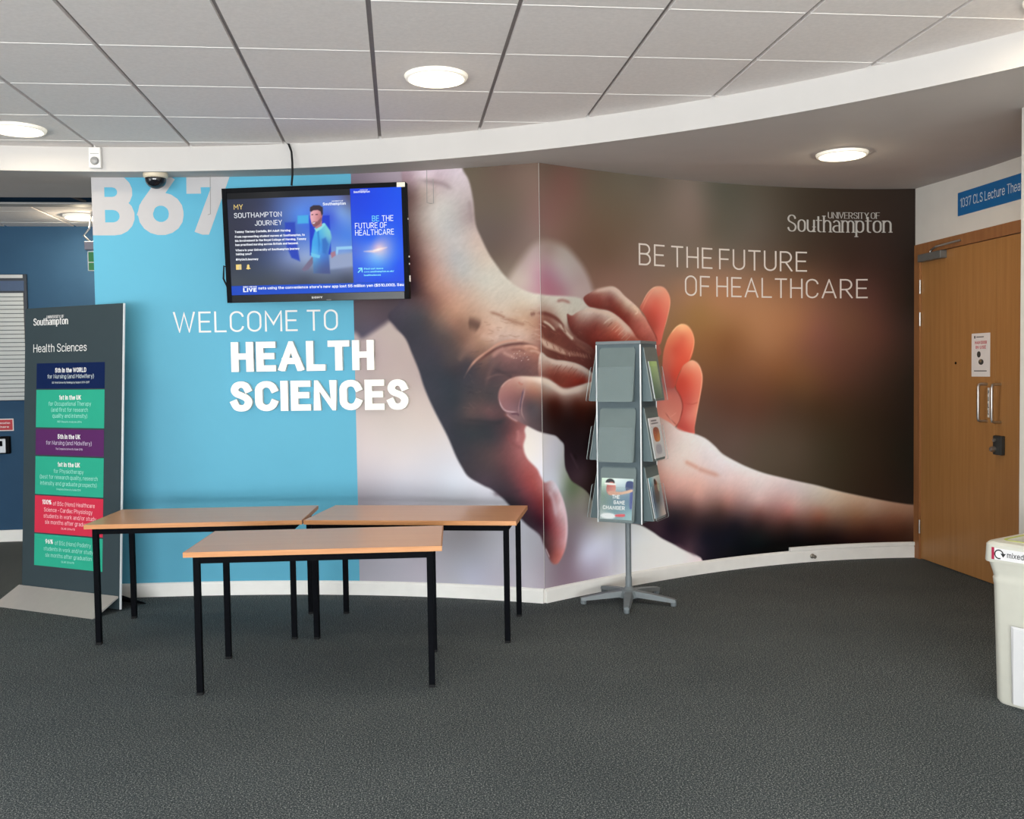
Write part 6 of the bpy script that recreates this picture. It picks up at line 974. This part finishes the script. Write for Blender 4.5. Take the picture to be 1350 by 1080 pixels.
BB = [('navy', [(-0.0082, 1.4219), (0.6202, 1.4219), (0.6202, 1.5917), (-0.0082, 1.5917)]), ('teal', [(-0.0082, 1.1638), (0.6202, 1.1638), (0.6202, 1.4142), (-0.0082, 1.4142)]), ('purple', [(-0.0082, 0.9805), (0.6202, 0.9805), (0.6202, 1.1537), (-0.0082, 1.1537)]), ('teal', [(-0.0082, 0.7171), (0.6202, 0.7171), (0.6202, 0.9702), (-0.0082, 0.9702)]), ('red', [(-0.0082, 0.4608), (0.6202, 0.4608), (0.6202, 0.7082), (-0.0082, 0.7082)]), ('teal', [(-0.0082, 0.24), (0.6202, 0.24), (0.6202, 0.4514), (-0.0082, 0.4514)])]
BCOL = {'navy': (14, 36, 84), 'teal': (52, 184, 152), 'purple': (98, 46, 106), 'red': (228, 56, 84)}
for cname, q in BB:
    mb = MB(); mb.add([bf3(p[0], p[1], .0008) for p in q], [(0, 1, 2, 3)]); mb.build(cname+'_block', bpy.data.materials.get('print_'+cname) or mat('print_'+cname, [v/1.3 for v in L(*BCOL[cname])], .6, spec=.1, noise=.01), bn).rotation_euler.x = BLEAN
BT = [
    ('Southampton', (-0.0442, 1.8475), (0.2828, 1.8475), 0.0475, 0.17, 0),
    ('UNIVERSITY OF', (0.0828, 1.8909), (0.2447, 1.8909), 0.0197, 0.15, 0),
    ('Health Sciences', (-0.0416, 1.6662), (0.4559, 1.6662), 0.0546, 0.09, 0),
    ('5th in the WORLD', (0.1683, 1.5284), (0.4542, 1.5284), 0.0306, 0.2, 0),
    ('for Nursing (and Midwifery)', (0.0967, 1.4895), (0.5238, 1.4895), 0.0273, 0.1, 1),
    ('QS World University Rankings by Subject 2016-2017', (0.1396, 1.456), (0.4842, 1.456), 0.0126, 0.12, 1),
    ('1st in the UK', (0.2092, 1.3478), (0.4105, 1.3478), 0.0306, 0.2, 0),
    ('for Occupational Therapy', (0.1101, 1.3088), (0.5017, 1.3088), 0.0273, 0.1, 2),
    ('(and first for research', (0.136, 1.2689), (0.4744, 1.2689), 0.0273, 0.1, 2),
    ('quality and intensity)', (0.1488, 1.229), (0.4689, 1.229), 0.0273, 0.1, 2),
    ('REF Results Analysis 2014', (0.1957, 1.1966), (0.4201, 1.1966), 0.0126, 0.12, 2),
    ('5th in the UK', (0.1998, 1.0893), (0.4082, 1.0893), 0.0306, 0.2, 0),
    ('for Nursing (and Midwifery)', (0.0913, 1.0494), (0.5116, 1.0494), 0.0273, 0.1, 4),
    ('The Complete University Guide 2018', (0.182, 1.017), (0.4301, 1.017), 0.0126, 0.12, 4),
    ('1st in the UK', (0.2032, 0.9048), (0.4086, 0.9048), 0.0306, 0.2, 0),
    ('for Physiotherapy', (0.167, 0.8624), (0.4424, 0.8624), 0.0273, 0.1, 2),
    ('(best for research quality, research', (0.0364, 0.8226), (0.569, 0.8226), 0.0273, 0.1, 2),
    ('intensity and graduate prospects)', (0.0415, 0.7802), (0.5623, 0.7802), 0.0273, 0.1, 2),
    ('Complete University Guide 2018', (0.194, 0.7503), (0.4189, 0.7503), 0.0126, 0.12, 2),
    ('100%', (0.0633, 0.6515), (0.1494, 0.6515), 0.0306, 0.2, 0),
    ('of BSc (Hons) Healthcare', (0.1639, 0.6465), (0.5456, 0.6465), 0.0273, 0.1, 3),
    ('Science - Cardiac Physiology', (0.0802, 0.6033), (0.526, 0.6033), 0.0273, 0.1, 3),
    ('students in work and/or study', (0.0781, 0.5618), (0.5585, 0.5618), 0.0273, 0.1, 3),
    ('six months after graduation', (0.0918, 0.5219), (0.541, 0.5219), 0.0273, 0.1, 3),
    ('DLHE 2014/15', (0.2446, 0.4914), (0.3703, 0.4914), 0.0126, 0.12, 3),
    ('96%', (0.0969, 0.3908), (0.1684, 0.3908), 0.0306, 0.2, 0),
    ('of BSc (Hons) Podiatry', (0.1865, 0.3872), (0.5162, 0.3872), 0.0273, 0.1, 2),
    ('students in work and/or study', (0.0822, 0.3448), (0.5365, 0.3448), 0.0273, 0.1, 2),
    ('six months after graduation', (0.0988, 0.3027), (0.5244, 0.3027), 0.0273, 0.1, 2),
    ('DLHE 2014/15', (0.2486, 0.2724), (0.3673, 0.2724), 0.0126, 0.12, 2)]
M_BT = [M_TEXT, mat('pale_lettering', (.62, .70, .69), .5, noise=.01), mat('mint_lettering', (.33, .72, .62), .5, noise=.01), mat('rose_lettering', (.86, .50, .54), .5, noise=.01), mat('lilac_lettering', (.58, .50, .64), .5, noise=.01)]
mb = MB()
for s, a, b, cap, w, mi in BT: add_text(mb, bf3, s, a, b, cap, w=w, mi=mi, lift=.0013, space=.28, serif=s in ('Southampton', 'UNIVERSITY OF'), track=.06 if s in ('Southampton', 'UNIVERSITY OF') else .12)
mb.build('lettering', M_BT, bn, fix=False).rotation_euler.x = BLEAN

# ------------------------------------------------------------------ rotating leaflet stand
SX, SY = 1.432, 5.985
st = empty('leaflet_stand', (SX, SY, 0), 0, 'grey rotating leaflet stand on a five-legged base beside the crease of the mural', 'leaflet stand')
M_GREY = mat('grey_coated_steel', L(112, 120, 124), .45, spec=.4, noise=.04, scale=40); M_TOWER = mat('slate_tower', L(80, 94, 100), .5, spec=.35, noise=.03, scale=25)
M_POCKET = mat('grey_acrylic', L(104, 118, 118), .3, spec=.4, noise=.03, scale=12); M_CLEAR = clear('clear_acrylic', (.72, .80, .82), .965, .06)
M_TRAY = mat('grey_tray', L(92, 108, 112), .35, spec=.4, noise=.03, scale=12); M_RIM = mat('acrylic_edge', (.34, .40, .40), .25, noise=.03); M_TRIMW = mat('white_edge_trim', (.88, .90, .92), .3, noise=.01)
mb = MB(); mb.lathe([(.0, 0.045), (.05, .045), (.052, .075), (.03, .09), (.021, .10), (.021, .16), (.0185, .165), (.0185, .56), (0, .56)], 24); mb.build('post', M_GREY, st, True)
base = MB().lathe([(.0, .03), (.062, .03), (.066, .05), (.055, .078), (.03, .084), (0, .084)], 24).build('base_hub', M_GREY, st, True)
for k in range(5):
    a = math.radians(38+72*k); R = Matrix.Rotation(a, 4, 'Z'); mb = MB()
    prof = [(.03, .034, .040, .078), (.16, .027, .032, .066), (.29, .021, .024, .047), (.315, .017, .026, .041)]
    mb.loft([[R @ Vector((d, -w, z0)), R @ Vector((d, w, z0)), R @ Vector((d, w*.75, z1)), R @ Vector((d, -w*.75, z1))] for d, w, z0, z1 in prof])
    lg = mb.build('base_leg', M_GREY, st)
    MB().lathe([(0, 0), (.016, 0), (.019, .006), (.019, .026), (0, .03)], 16, 0, R @ Matrix.Translation((.298, 0, 0))).build('glide', M_GREY, lg, True)
TWR = -34.1; ts = .1455
RT = Matrix.Rotation(math.radians(TWR), 4, 'Z')
mb = MB(); mb.box(-ts, ts, -ts, ts, .53, 1.648, bev=.002, M=RT); tower = mb.build('tower', M_TOWER, st)
MB().box(-ts-.004, ts+.004, -ts-.004, ts+.004, 1.648, 1.668, bev=.003, M=RT).build('top_cap', M_GREY, tower)
for sx_ in (-1, 1):
    for sy in (-1, 1): MB().box(sx_*ts-.0035, sx_*ts+.0035, sy*ts-.0035, sy*ts+.0035, .528, 1.645, M=RT).build('corner_trim', M_TRIMW, tower)
TIERS = [(1.292, 1.630), (.918, 1.254), (.546, .884)]
def pocket_frame(side, z0):
    return RT @ Matrix.Rotation(PI/2*side, 4, 'Z') @ Matrix.Translation((0, -ts, z0))
PW = .118; DB = .062
for side in range(4):
    for (z0, z1) in TIERS:
        M = pocket_frame(side, z0); h = z1-z0
        mb = MB(); V = []
        for x in (-PW+.008, PW-.008): V += [M @ Vector(p) for p in ((x, -.001, 0), (x, -DB, 0), (x, -DB-.002, .012), (x, -.006, h), (x, -.001, h))]
        mb.add(V, [(0, 1, 2, 3, 4), (9, 8, 7, 6, 5)]+[(i, (i+1) % 5+0, (i+1) % 5+5, i+5) for i in range(5)]); pk = mb.build('pocket', M_TRAY, st)
        dep = lambda z: -DB-.016+(DB-.006)*z/h
        def plate(zt, off, nm, par, mt, r=.014):
            out = []
            for cx, cz, a0 in ((PW-r, r, -90), (PW-r, zt-r, 0), (-PW+r, zt-r, 90), (-PW+r, r, 180)):
                out += [(cx+r*math.cos(math.radians(a0+90*i/4)), cz+r*math.sin(math.radians(a0+90*i/4))) for i in range(5)]
            n = len(out); V = [M @ Vector((x, dep(z)-off, z)) for x, z in out]+[M @ Vector((x, dep(z)-off-.003, z)) for x, z in out]
            q = MB(); q.add(V, [tuple(range(n)), tuple(range(2*n-1, n-1, -1))], 0); q.add(V, [(i, (i+1) % n, (i+1) % n+n, i+n) for i in range(n)], 1)
            return q.build(nm, [mt, M_RIM], par)
        plate(h-.006, -.0135, 'pocket_back', pk, M_POCKET); plate(h*.64, .008, 'clear_lip', pk, M_CLEAR)
def leaflet(side, tier, label, LAY, texts, w=.105, hgt=.255, xo=0.0, smooth=True):
    z0, z1 = TIERS[tier]; M = pocket_frame(side, z0); h = z1-z0
    tilt = math.atan2(DB-.006, h-.012); Mt = Matrix.Translation((SX, SY, 0)) @ M @ Matrix.Translation((xo, -DB-.0088, .016)) @ Matrix.Rotation(-tilt, 4, 'X')
    t = empty('leaflet', (0, 0, 0), 0, label, 'leaflet', 'printed leaflets in the rotating stand'); t.matrix_world = Mt
    MB().box(-w, w, -.002, .002, 0, hgt).build('pages', mat('leaflet_paper', (.78, .78, .77), .5, noise=.01), t)
    cov = painted_sheet('cover', np.linspace(-w, w, 60), np.linspace(0, hgt, 80), lambda x, z: np.stack([x, 0*x-.0024, z], -1), LAY, [], M_COVER, t, smooth)
    if texts:
        mb = MB()
        for s, a, b, cap, ww in texts: add_text(mb, lambda x, z, hh: (float(x), -.0028-hh, float(z)), s, a, b, cap, w=ww, track=.12)
        mb.build('cover_lettering', M_TEXT, cov, fix=False)
M_COVER = print_mat('glossy_cover', .3, .4)
full = lambda pts: ('ground', [(-.2, -.1), (.2, -.1), (.2, .4), (-.2, .4)], .002, pts, .02)
def el(cx, cz, rx, rz, n=12): return [(cx+rx*math.cos(2*PI*i/n), cz+rz*math.sin(2*PI*i/n)) for i in range(n)]
leaflet(0, 2, 'leaflet titled THE GAME CHANGER in the lowest front pocket of the leaflet stand', [
    full([(-.09, .24, 200, 222, 205), (0, .23, 208, 220, 222), (.09, .24, 185, 205, 205), (-.09, .14, 95, 120, 105), (0, .12, 90, 120, 135), (.09, .12, 85, 115, 140), (-.09, .02, 165, 175, 175), (.09, .03, 140, 175, 180), (0, .06, 95, 130, 140)]),
    ('block', [(.06, .18), (.105, .18), (.105, .235), (.06, .235)], .002, [(.08, .2, 52, 66, 110)], .02),
    ('sleeve', [(.088, .08), (.106, .08), (.106, .19), (.088, .18)], .004, [(.1, .12, 60, 72, 140)], .02),
    ('hair', el(-.048, .228, .03, .024), .003, [(-.05, .23, 40, 40, 44)], .02), ('face', el(-.04, .19, .032, .042), .003, [(-.05, .2, 178, 92, 84), (-.03, .185, 205, 130, 115)], .02),
    ('band', [(-.078, .214), (-.014, .212), (-.014, .222), (-.078, .226)], .002, [(0, 0, 225, 222, 218)], .02),
    ('arm', [(-.06, .17), (-.03, .175), (.03, .172), (.095, .19), (.1, .175), (.03, .155), (-.04, .15)], .004, [(0, .16, 205, 150, 125), (.08, .18, 220, 175, 145)], .02),
    ('drink', el(-.05, .02, .05, .018), .006, [(0, 0, 225, 225, 225)], .02), ('mark', [(.0, .018), (.055, .02), (.055, .036), (.0, .03)], .003, [(0, 0, 215, 70, 80)], .02)],
    [('THE', (-.03, .128), (.02, .128), .024, .17), ('GAME', (-.018, .094), (.056, .094), .024, .17), ('CHANGER', (-.088, .06), (.058, .06), .024, .17)])
leaflet(1, 0, 'leaflet with pale green cover in the top right-hand pocket of the leaflet stand', [full([(0, .2, 170, 205, 140), (-.05, .1, 110, 140, 105), (.05, .1, 150, 170, 140), (0, .03, 90, 120, 100)])], [], xo=-.015, w=.075, hgt=.235)
leaflet(1, 1, 'white leaflet with an orange picture in the middle right-hand pocket of the leaflet stand', [full([(0, .1, 226, 222, 226)]),
    ('pic', [(-.05, .11), (.045, .11), (.045, .185), (-.05, .185)], .002, [(-.03, .15, 190, 95, 50), (.03, .13, 225, 150, 90), (0, .17, 150, 70, 45)], .02),
    ('lines', [(-.06, .215), (.05, .215), (.05, .222), (-.06, .222)], .002, [(0, 0, 120, 115, 122)], .02), ('lines', [(-.06, .232), (.03, .232), (.03, .24), (-.06, .24)], .002, [(0, 0, 120, 115, 122)], .02),
    ('lines', [(-.05, .03), (.04, .03), (.04, .08), (-.05, .08)], .01, [(0, 0, 185, 180, 192)], .02)], [], xo=.012)
leaflet(1, 2, 'leaflet with blue grey photograph in the lowest right-hand pocket of the stand', [full([(-.09, .23, 130, 190, 205), (0, .24, 215, 222, 222), (.09, .23, 200, 205, 200), (-.08, .12, 60, 85, 130), (.0, .12, 60, 70, 70), (.08, .1, 150, 150, 160), (-.08, .02, 110, 150, 180), (.05, .03, 200, 180, 172)]),
    ('figure', [(-.03, .1), (.03, .1), (.05, .19), (.01, .235), (-.02, .2)], .008, [(0, .2, 150, 95, 75), (.0, .12, 70, 62, 58)], .02), ('hair', el(.0, .222, .018, .018), .004, [(0, 0, 42, 34, 32)], .02), ('cup', el(.05, .185, .018, .03), .004, [(0, 0, 185, 190, 165)], .02)], [])

# ------------------------------------------------------------------ door in the right-hand wall
M_OAK = wood('oak_veneer', (0.37, 0.172, 0.052), (0.43, 0.21, 0.07), (26, 26, 1.3), .38, .4)
M_OAKF = wood('oak_frame', (0.29, 0.12, 0.045), (0.36, 0.16, 0.058), (30, 30, 2), .42, .4)
door = empty('door_1', (DX, 6.985, 0), 0, kind='structure')
def dbx(mb, y0, y1, z0, z1, x0, x1, bev=0): mb.box(x0, x1, y0-6.985, y1-6.985, z0, z1, bev=bev); return mb
fr = MB(); dbx(fr, 6.905, 6.984, 0, 2.404, -.012, .10); dbx(fr, 4.981, 5.05, 0, 2.404, -.012, .10); dbx(fr, 5.05, 6.905, 2.325, 2.404, -.012, .10); fr.build('frame', M_OAKF, door)
leafA = dbx(MB(), 5.9835, 6.9025, .008, 2.322, .002, .046, .002).build('leaf', M_OAK, door)
leafB = dbx(MB(), 5.0525, 5.9805, .008, 2.322, .002, .046, .002).build('leaf', M_OAK, door)
def handle(ym, leaf):
    mb = MB(); o = -.062; y = ym-6.985
    mb.tube([(.002, y, 1.355), (-.045, y, 1.355), (-.058, y, 1.350), (o, y, 1.335), (o, y, 1.125), (-.058, y, 1.110), (-.045, y, 1.105), (.002, y, 1.105)], .0095, 12); mb.build('pull_handle', M_STEEL, leaf, True)
handle(6.075, leafA); handle(5.925, leafB)
pl = dbx(MB(), 6.045, 6.065, 1.13, 1.33, -.0005, .002).build('push_plate', M_WHITEP, leafA)
mb = MB()
for k, ch in enumerate('PULL'): add_text(mb, lambda y, z, h: (-.0007-h, float(6.055-6.985-(y-6.055)), float(z)), ch, (6.0485, 1.285-.045*k), (6.0615, 1.285-.045*k), .028, w=.2)
mb.build('plate_lettering', M_BLACK, pl, fix=False)
lk = dbx(MB(), 5.875, 5.965, .888, 1.015, -.028, .002, .005).build('code_lock', mat('dark_lock', (.05, .055, .055), .4, metal=.4, noise=.1), leafB)
MB().lathe([(0, 0), (.017, 0), (.019, .02), (.014, .032), (0, .034)], 20, 0, Matrix.Translation((-.028, 5.942-6.985, .925)) @ Matrix.Rotation(-PI/2, 4, 'Y')).build('knob', M_STEEL, lk, True)
MB().lathe([(0, 0), (.012, 0), (.012, .012), (0, .014)], 16, 0, Matrix.Translation((-.028, 5.942-6.985, .985)) @ Matrix.Rotation(-PI/2, 4, 'Y')).build('button', M_STEEL, lk, True)
for z in (2.03, 1.785, .2): MB().lathe([(0, 0), (.008, 0), (.008, .104), (0, .104)], 12, 0, Matrix.Translation((-.008, 6.9035-6.985, z))).build('hinge', M_STEEL, leafA, True)
dc_ = dbx(MB(), 6.56, 6.87, 2.262, 2.318, -.05, .002, .004).build('door_closer', mat('grey_closer', (.20, .20, .19), .45, metal=.4, noise=.05), leafA)
MB().tube([(-.03, 6.72-6.985, 2.318), (-.03, 6.72-6.985, 2.336), (-.10, 6.53-6.985, 2.338), (-.016, 6.36-6.985, 2.362)], .008, 8).build('closer_arm', M_STEEL, dc_)
MB().lathe([(0, 0), (.009, 0), (.009, .004), (0, .005)], 14, 0, Matrix.Translation((.002, 6.443-6.985, 1.5)) @ Matrix.Rotation(-PI/2, 4, 'Y')).build('spy_hole', M_BLACK, leafA, True)
# sign over the door, notice on the door
def wall_r_f3(off): return lambda y, z, h: (-off-float(h), float(-y), float(z))    # x runs to the right as seen, i.e. towards -y
sg = empty('door_sign', (DX, 6.412, 2.535), 0, 'blue sign reading 1037 CLS Lecture Theatre on the wall over the wooden door', 'sign')
MB().box(-.008, 0, -1.12, 0, 0, .162).build('sign_plate', mat('sign_blue', L(20, 104, 168), .4, noise=.01), sg)
mb = MB(); add_text(mb, wall_r_f3(.008), '1037 CLS Lecture Theatre', (.03, .054), (.775, .054), .064, w=.095, space=.3, track=.12); mb.build('sign_lettering', mat('sign_white', (.72, .78, .84), .5, noise=.01), sg, fix=False)
nt_ = empty('paper_notice', (DX, 6.252, 1.405), 0, 'white paper notice with red heading taped on the wooden door', 'notice')
MB().box(0.0005, .0018, -.21, 0, 0, .296).build('sheet', mat('paper', (.80, .76, .74), .7, noise=.02), nt_)
mb = MB(); f = wall_r_f3(-.0004)
add_text(mb, f, 'MAIN DOOR', (.04, .222), (.175, .222), .022, w=.18, mi=0); add_text(mb, f, 'IN USE', (.05, .19), (.165, .19), .022, w=.18, mi=0)
poly_face(mb, f, [(.03, .262), (.045, .262), (.045, .28), (.03, .28)], mi=1); poly_face(mb, f, [(.055, .268), (.14, .268), (.14, .274), (.055, .274)], mi=1)
poly_face(mb, f, el(.085, .152, .022, .022), mi=1); poly_face(mb, f, el(.11, .10, .03, .02), mi=1); poly_face(mb, f, el(.105, .108, .012, .012), lift=.0009, mi=2)
poly_face(mb, f, [(.03, .036), (.175, .036), (.175, .042), (.03, .042)], mi=1)
mb.build('notice_print', [mat('red_ink', L(205, 75, 85), .6, noise=.02), mat('dark_ink', (.05, .05, .045), .6, noise=.05), mat('tan_ink', (.25, .18, .1), .6, noise=.05)], nt_, fix=False)
# small round stop on the skirting
sp = (3.096, 6.959, 0.045, 0.146)
mb = MB(); mb.lathe([(0, 0), (.018, 0), (.018, .006), (.010, .012), (.009, .03), (.013, .036), (.013, .042), (0, .045)], 20, 0, Matrix.Rotation(sp[3], 4, 'Z') @ Matrix.Rotation(PI/2, 4, 'X'))
o = mb.build('door_stop', mat('dull_steel', (.25, .23, .2), .4, metal=.6, noise=.1), None, True); o.location = sp[:3]; tag(o, 'small round metal door stop fixed to the skirting below the mural', 'door stop')

# ------------------------------------------------------------------ recycling bin
bi = empty('recycling_bin', (2.830, 3.825, 0), math.radians(-63.2), 'cream plastic recycling bin labelled mixed at the right edge, in front of the door', 'bin')
M_BIN = mat('cream_bin_plastic', (.66, .65, .57), .42, spec=.4, noise=.02, scale=15); M_BINP = mat('pale_bin_panel', (.74, .74, .75), .4, noise=.01)
def rrect(hw, hd, r, z, n=6):
    P = []
    for cx, cy, a0 in ((hw-r, hd-r, 0), (-hw+r, hd-r, 90), (-hw+r, -hd+r, 180), (hw-r, -hd+r, 270)):
        P += [Vector((cx+r*math.cos(math.radians(a0+90*i/n)), cy+r*math.sin(math.radians(a0+90*i/n)), z)) for i in range(n+1)]
    return P
mb = MB(); mb.loft([rrect(.192, .172, .05, 0), rrect(.200, .180, .05, .015), rrect(.212, .190, .05, .525), rrect(.214, .192, .05, .535), rrect(.216, .194, .05, .555), rrect(.213, .191, .05, .562), rrect(.216, .194, .05, .58), rrect(.224, .202, .05, .615), rrect(.228, .206, .05, .63)]); body = mb.build('body', M_BIN, bi, True)
mb = MB(); mb.loft([rrect(.233, .211, .04, .628), rrect(.235, .213, .04, .634), rrect(.232, .210, .04, .705), rrect(.222, .20, .04, .716), rrect(.175, .155, .04, .722), rrect(.165, .145, .04, .712), rrect(.15, .13, .04, .60)]); lid = mb.build('lid', M_BIN, bi, True)
mb = MB(); mb.loft([rrect(.180, .160, .04, .7205), rrect(.180, .160, .04, .7235), rrect(.172, .152, .04, .7235), rrect(.172, .152, .04, .7205)], 0, False, False); mb.build('lid_stripe', mat('lime_stripe', (.52, .58, .12), .5, noise=.02), lid)
mb = MB(); mb.add([Vector(p) for p in ((-.11, -.186, .02), (.16, -.186, .02), (.16, -.1985, .36), (-.11, -.1985, .36), (-.095, -.20, .02), (.15, -.20, .02), (.15, -.204, .35), (-.095, -.204, .35))], [(4, 5, 6, 7), (0, 1, 5, 4), (1, 2, 6, 5), (2, 3, 7, 6), (3, 0, 4, 7)]); mb.build('front_panel', M_BINP, body)
lb = MB().box(-.185, .21, -.2145, -.2105, .642, .692).build('label', mat('white_label', (.84, .83, .84), .4, noise=.01), lid)
mb = MB(); f = lambda x, z, h: (float(x), -.2145-float(h), float(z))
poly_face(mb, f, [(-.188, .642), (-.176, .642), (-.176, .695), (-.188, .695)], mi=1)
for q in ribbon(arc(-.155, .667, .0185, .0185, 8, 292, 26), .0055, .0055, cap=False): mb.add([f(p[0], p[1], .0006) for p in q], [tuple(range(len(q)))], 0)
poly_face(mb, f, [(-.1485, .672), (-.1245, .672), (-.1365, .655)], mi=0)
add_text(mb, f, 'mixed', (-.119, .657), (-.047, .657), .024, w=.13, track=.13)
mb.build('label_print', [mat('black_ink', (.02, .02, .022), .5, noise=.05), mat('crimson_ink', (.42, .012, .06), .5, noise=.03)], lb, fix=False)

# ------------------------------------------------------------------ things on the corridor wall
NB = (-4.075, -3.341, 1.286, 2.429)
nb = empty('noticeboard', (NB[0], 9.2, NB[2]), 0, 'wall directory board of white strips under a dark header on the blue corridor wall', 'noticeboard')
w_, h_ = NB[1]-NB[0], NB[3]-NB[2]
MB().box(0, w_, -.03, 0, 0, h_, bev=.003).build('backing', mat('dark_blue_frame', (.012, .018, .03), .4, noise=.05), nb)
MB().box(.0, w_-.03, -.034, -.03, h_-.035, h_-.005).build('top_rail', mat('grey_rail', (.42, .44, .46), .4, noise=.02), nb)
hd = MB().box(.0, w_-.02, -.036, -.03, h_-.15, h_-.06).build('header', mat('navy_header', (.03, .06, .13), .4, noise=.05), nb)
MB().box(.1, w_-.25, -.0375, -.036, h_-.125, h_-.095).build('header_title', mat('blue_title', (.08, .20, .42), .5, noise=.05), hd)
M_STRIP = mat('white_strip', (.44, .47, .48), .5, noise=.02); ns = 26; zt = h_-.17; sh = zt/ns
for k in range(ns): MB().box(0.0, w_-.03, -.038, -.03, zt-sh*(k+1)+.006, zt-sh*k).build('name_strip', M_STRIP, nb)
RS = (-3.804, -3.504, 1.012, 1.123)
rs = empty('warning_sign', (RS[0], 9.2, RS[2]), 0, 'small red sign with white lettering on the blue wall at the left edge', 'sign')
MB().box(0, RS[1]-RS[0], -.006, 0, 0, RS[3]-RS[2]).build('plate', mat('white_plate', (.7, .66, .66), .5, noise=.02), rs)
MB().box(.008, RS[1]-RS[0]-.008, -.0075, -.006, .008, RS[3]-RS[2]-.008).build('red_face', mat('sign_red', L(176, 28, 44), .5, noise=.02), rs)
mb = MB(); f = lambda x, z, h: (float(x), -.0076-float(h), float(z)); hh = RS[3]-RS[2]
add_text(mb, f, 'emergency evacuation', (.03, hh*.58), (RS[1]-RS[0]-.03, hh*.58), .017, w=.14); add_text(mb, f, 'call here', (.12, hh*.26), (RS[1]-RS[0]-.04, hh*.26), .017, w=.14)
mb.build('sign_lettering', M_TEXT, rs, fix=False)
KR = (-3.662, -3.532, 0.805, 0.964)
kr = empty('card_reader', (KR[0], 9.2, KR[2]), 0, 'small black and silver card reader on the blue wall below the red sign', 'card reader')
w2, h2 = KR[1]-KR[0], KR[3]-KR[2]
MB().box(0, w2, -.045, 0, 0, h2, bev=.01).build('housing', M_TVBACK, kr)
mb = MB(); mb.box(.02, w2-.03, -.055, -.045, .01, h2-.02, bev=.004); fc = mb.build('face_plate', mat('silver_face', (.45, .47, .5), .35, metal=.5, noise=.04), kr)
MB().box(.045, w2-.055, -.057, -.055, h2*.45, h2*.75, bev=.001).build('window', M_BLACK, fc)
EX = (-2.563, -2.163, 2.375, 2.538, 8.4, 0.488)
ex = empty('exit_sign', (EX[0], EX[4], EX[2]), 0, 'hanging green exit sign half hidden behind the left end of the mural wall', 'exit sign')
w3, h3 = EX[1]-EX[0], EX[3]-EX[2]
MB().box(0, w3, -.012, .012, 0, h3).build('panel', mat('exit_green', L(12, 116, 52), .4, noise=.02, emit=L(12, 116, 52), es=.12), ex)
mb = MB()
for a in ((0, w3, 0, .006), (0, w3, h3-.006, h3), (0, .006, 0, h3), (w3-.006, w3, 0, h3), (.006, w3, h3*.42, h3*.42+.006)): mb.box(a[0], a[1], -.0145, -.012, a[2], a[3])
mb.build('white_border', M_TEXT, ex)
MB().box(-.02, w3, -.03, .03, h3+.01, h3+.08, bev=.006).build('lamp_housing', mat('grey_housing', (.22, .21, .26), .4, noise=.1), ex)
MB().tube([(.02, 0, h3+.08), (-.03, 0, h3+.13), (.02, 0, h3+.19), (.04, 0, EX[5])], .008, 8).build('hanger', M_STEEL, ex, True)
MB().tube([(w3-.03, 0, h3+.08), (w3-.03, 0, EX[5])], .008, 8).build('hanger', M_STEEL, ex, True)
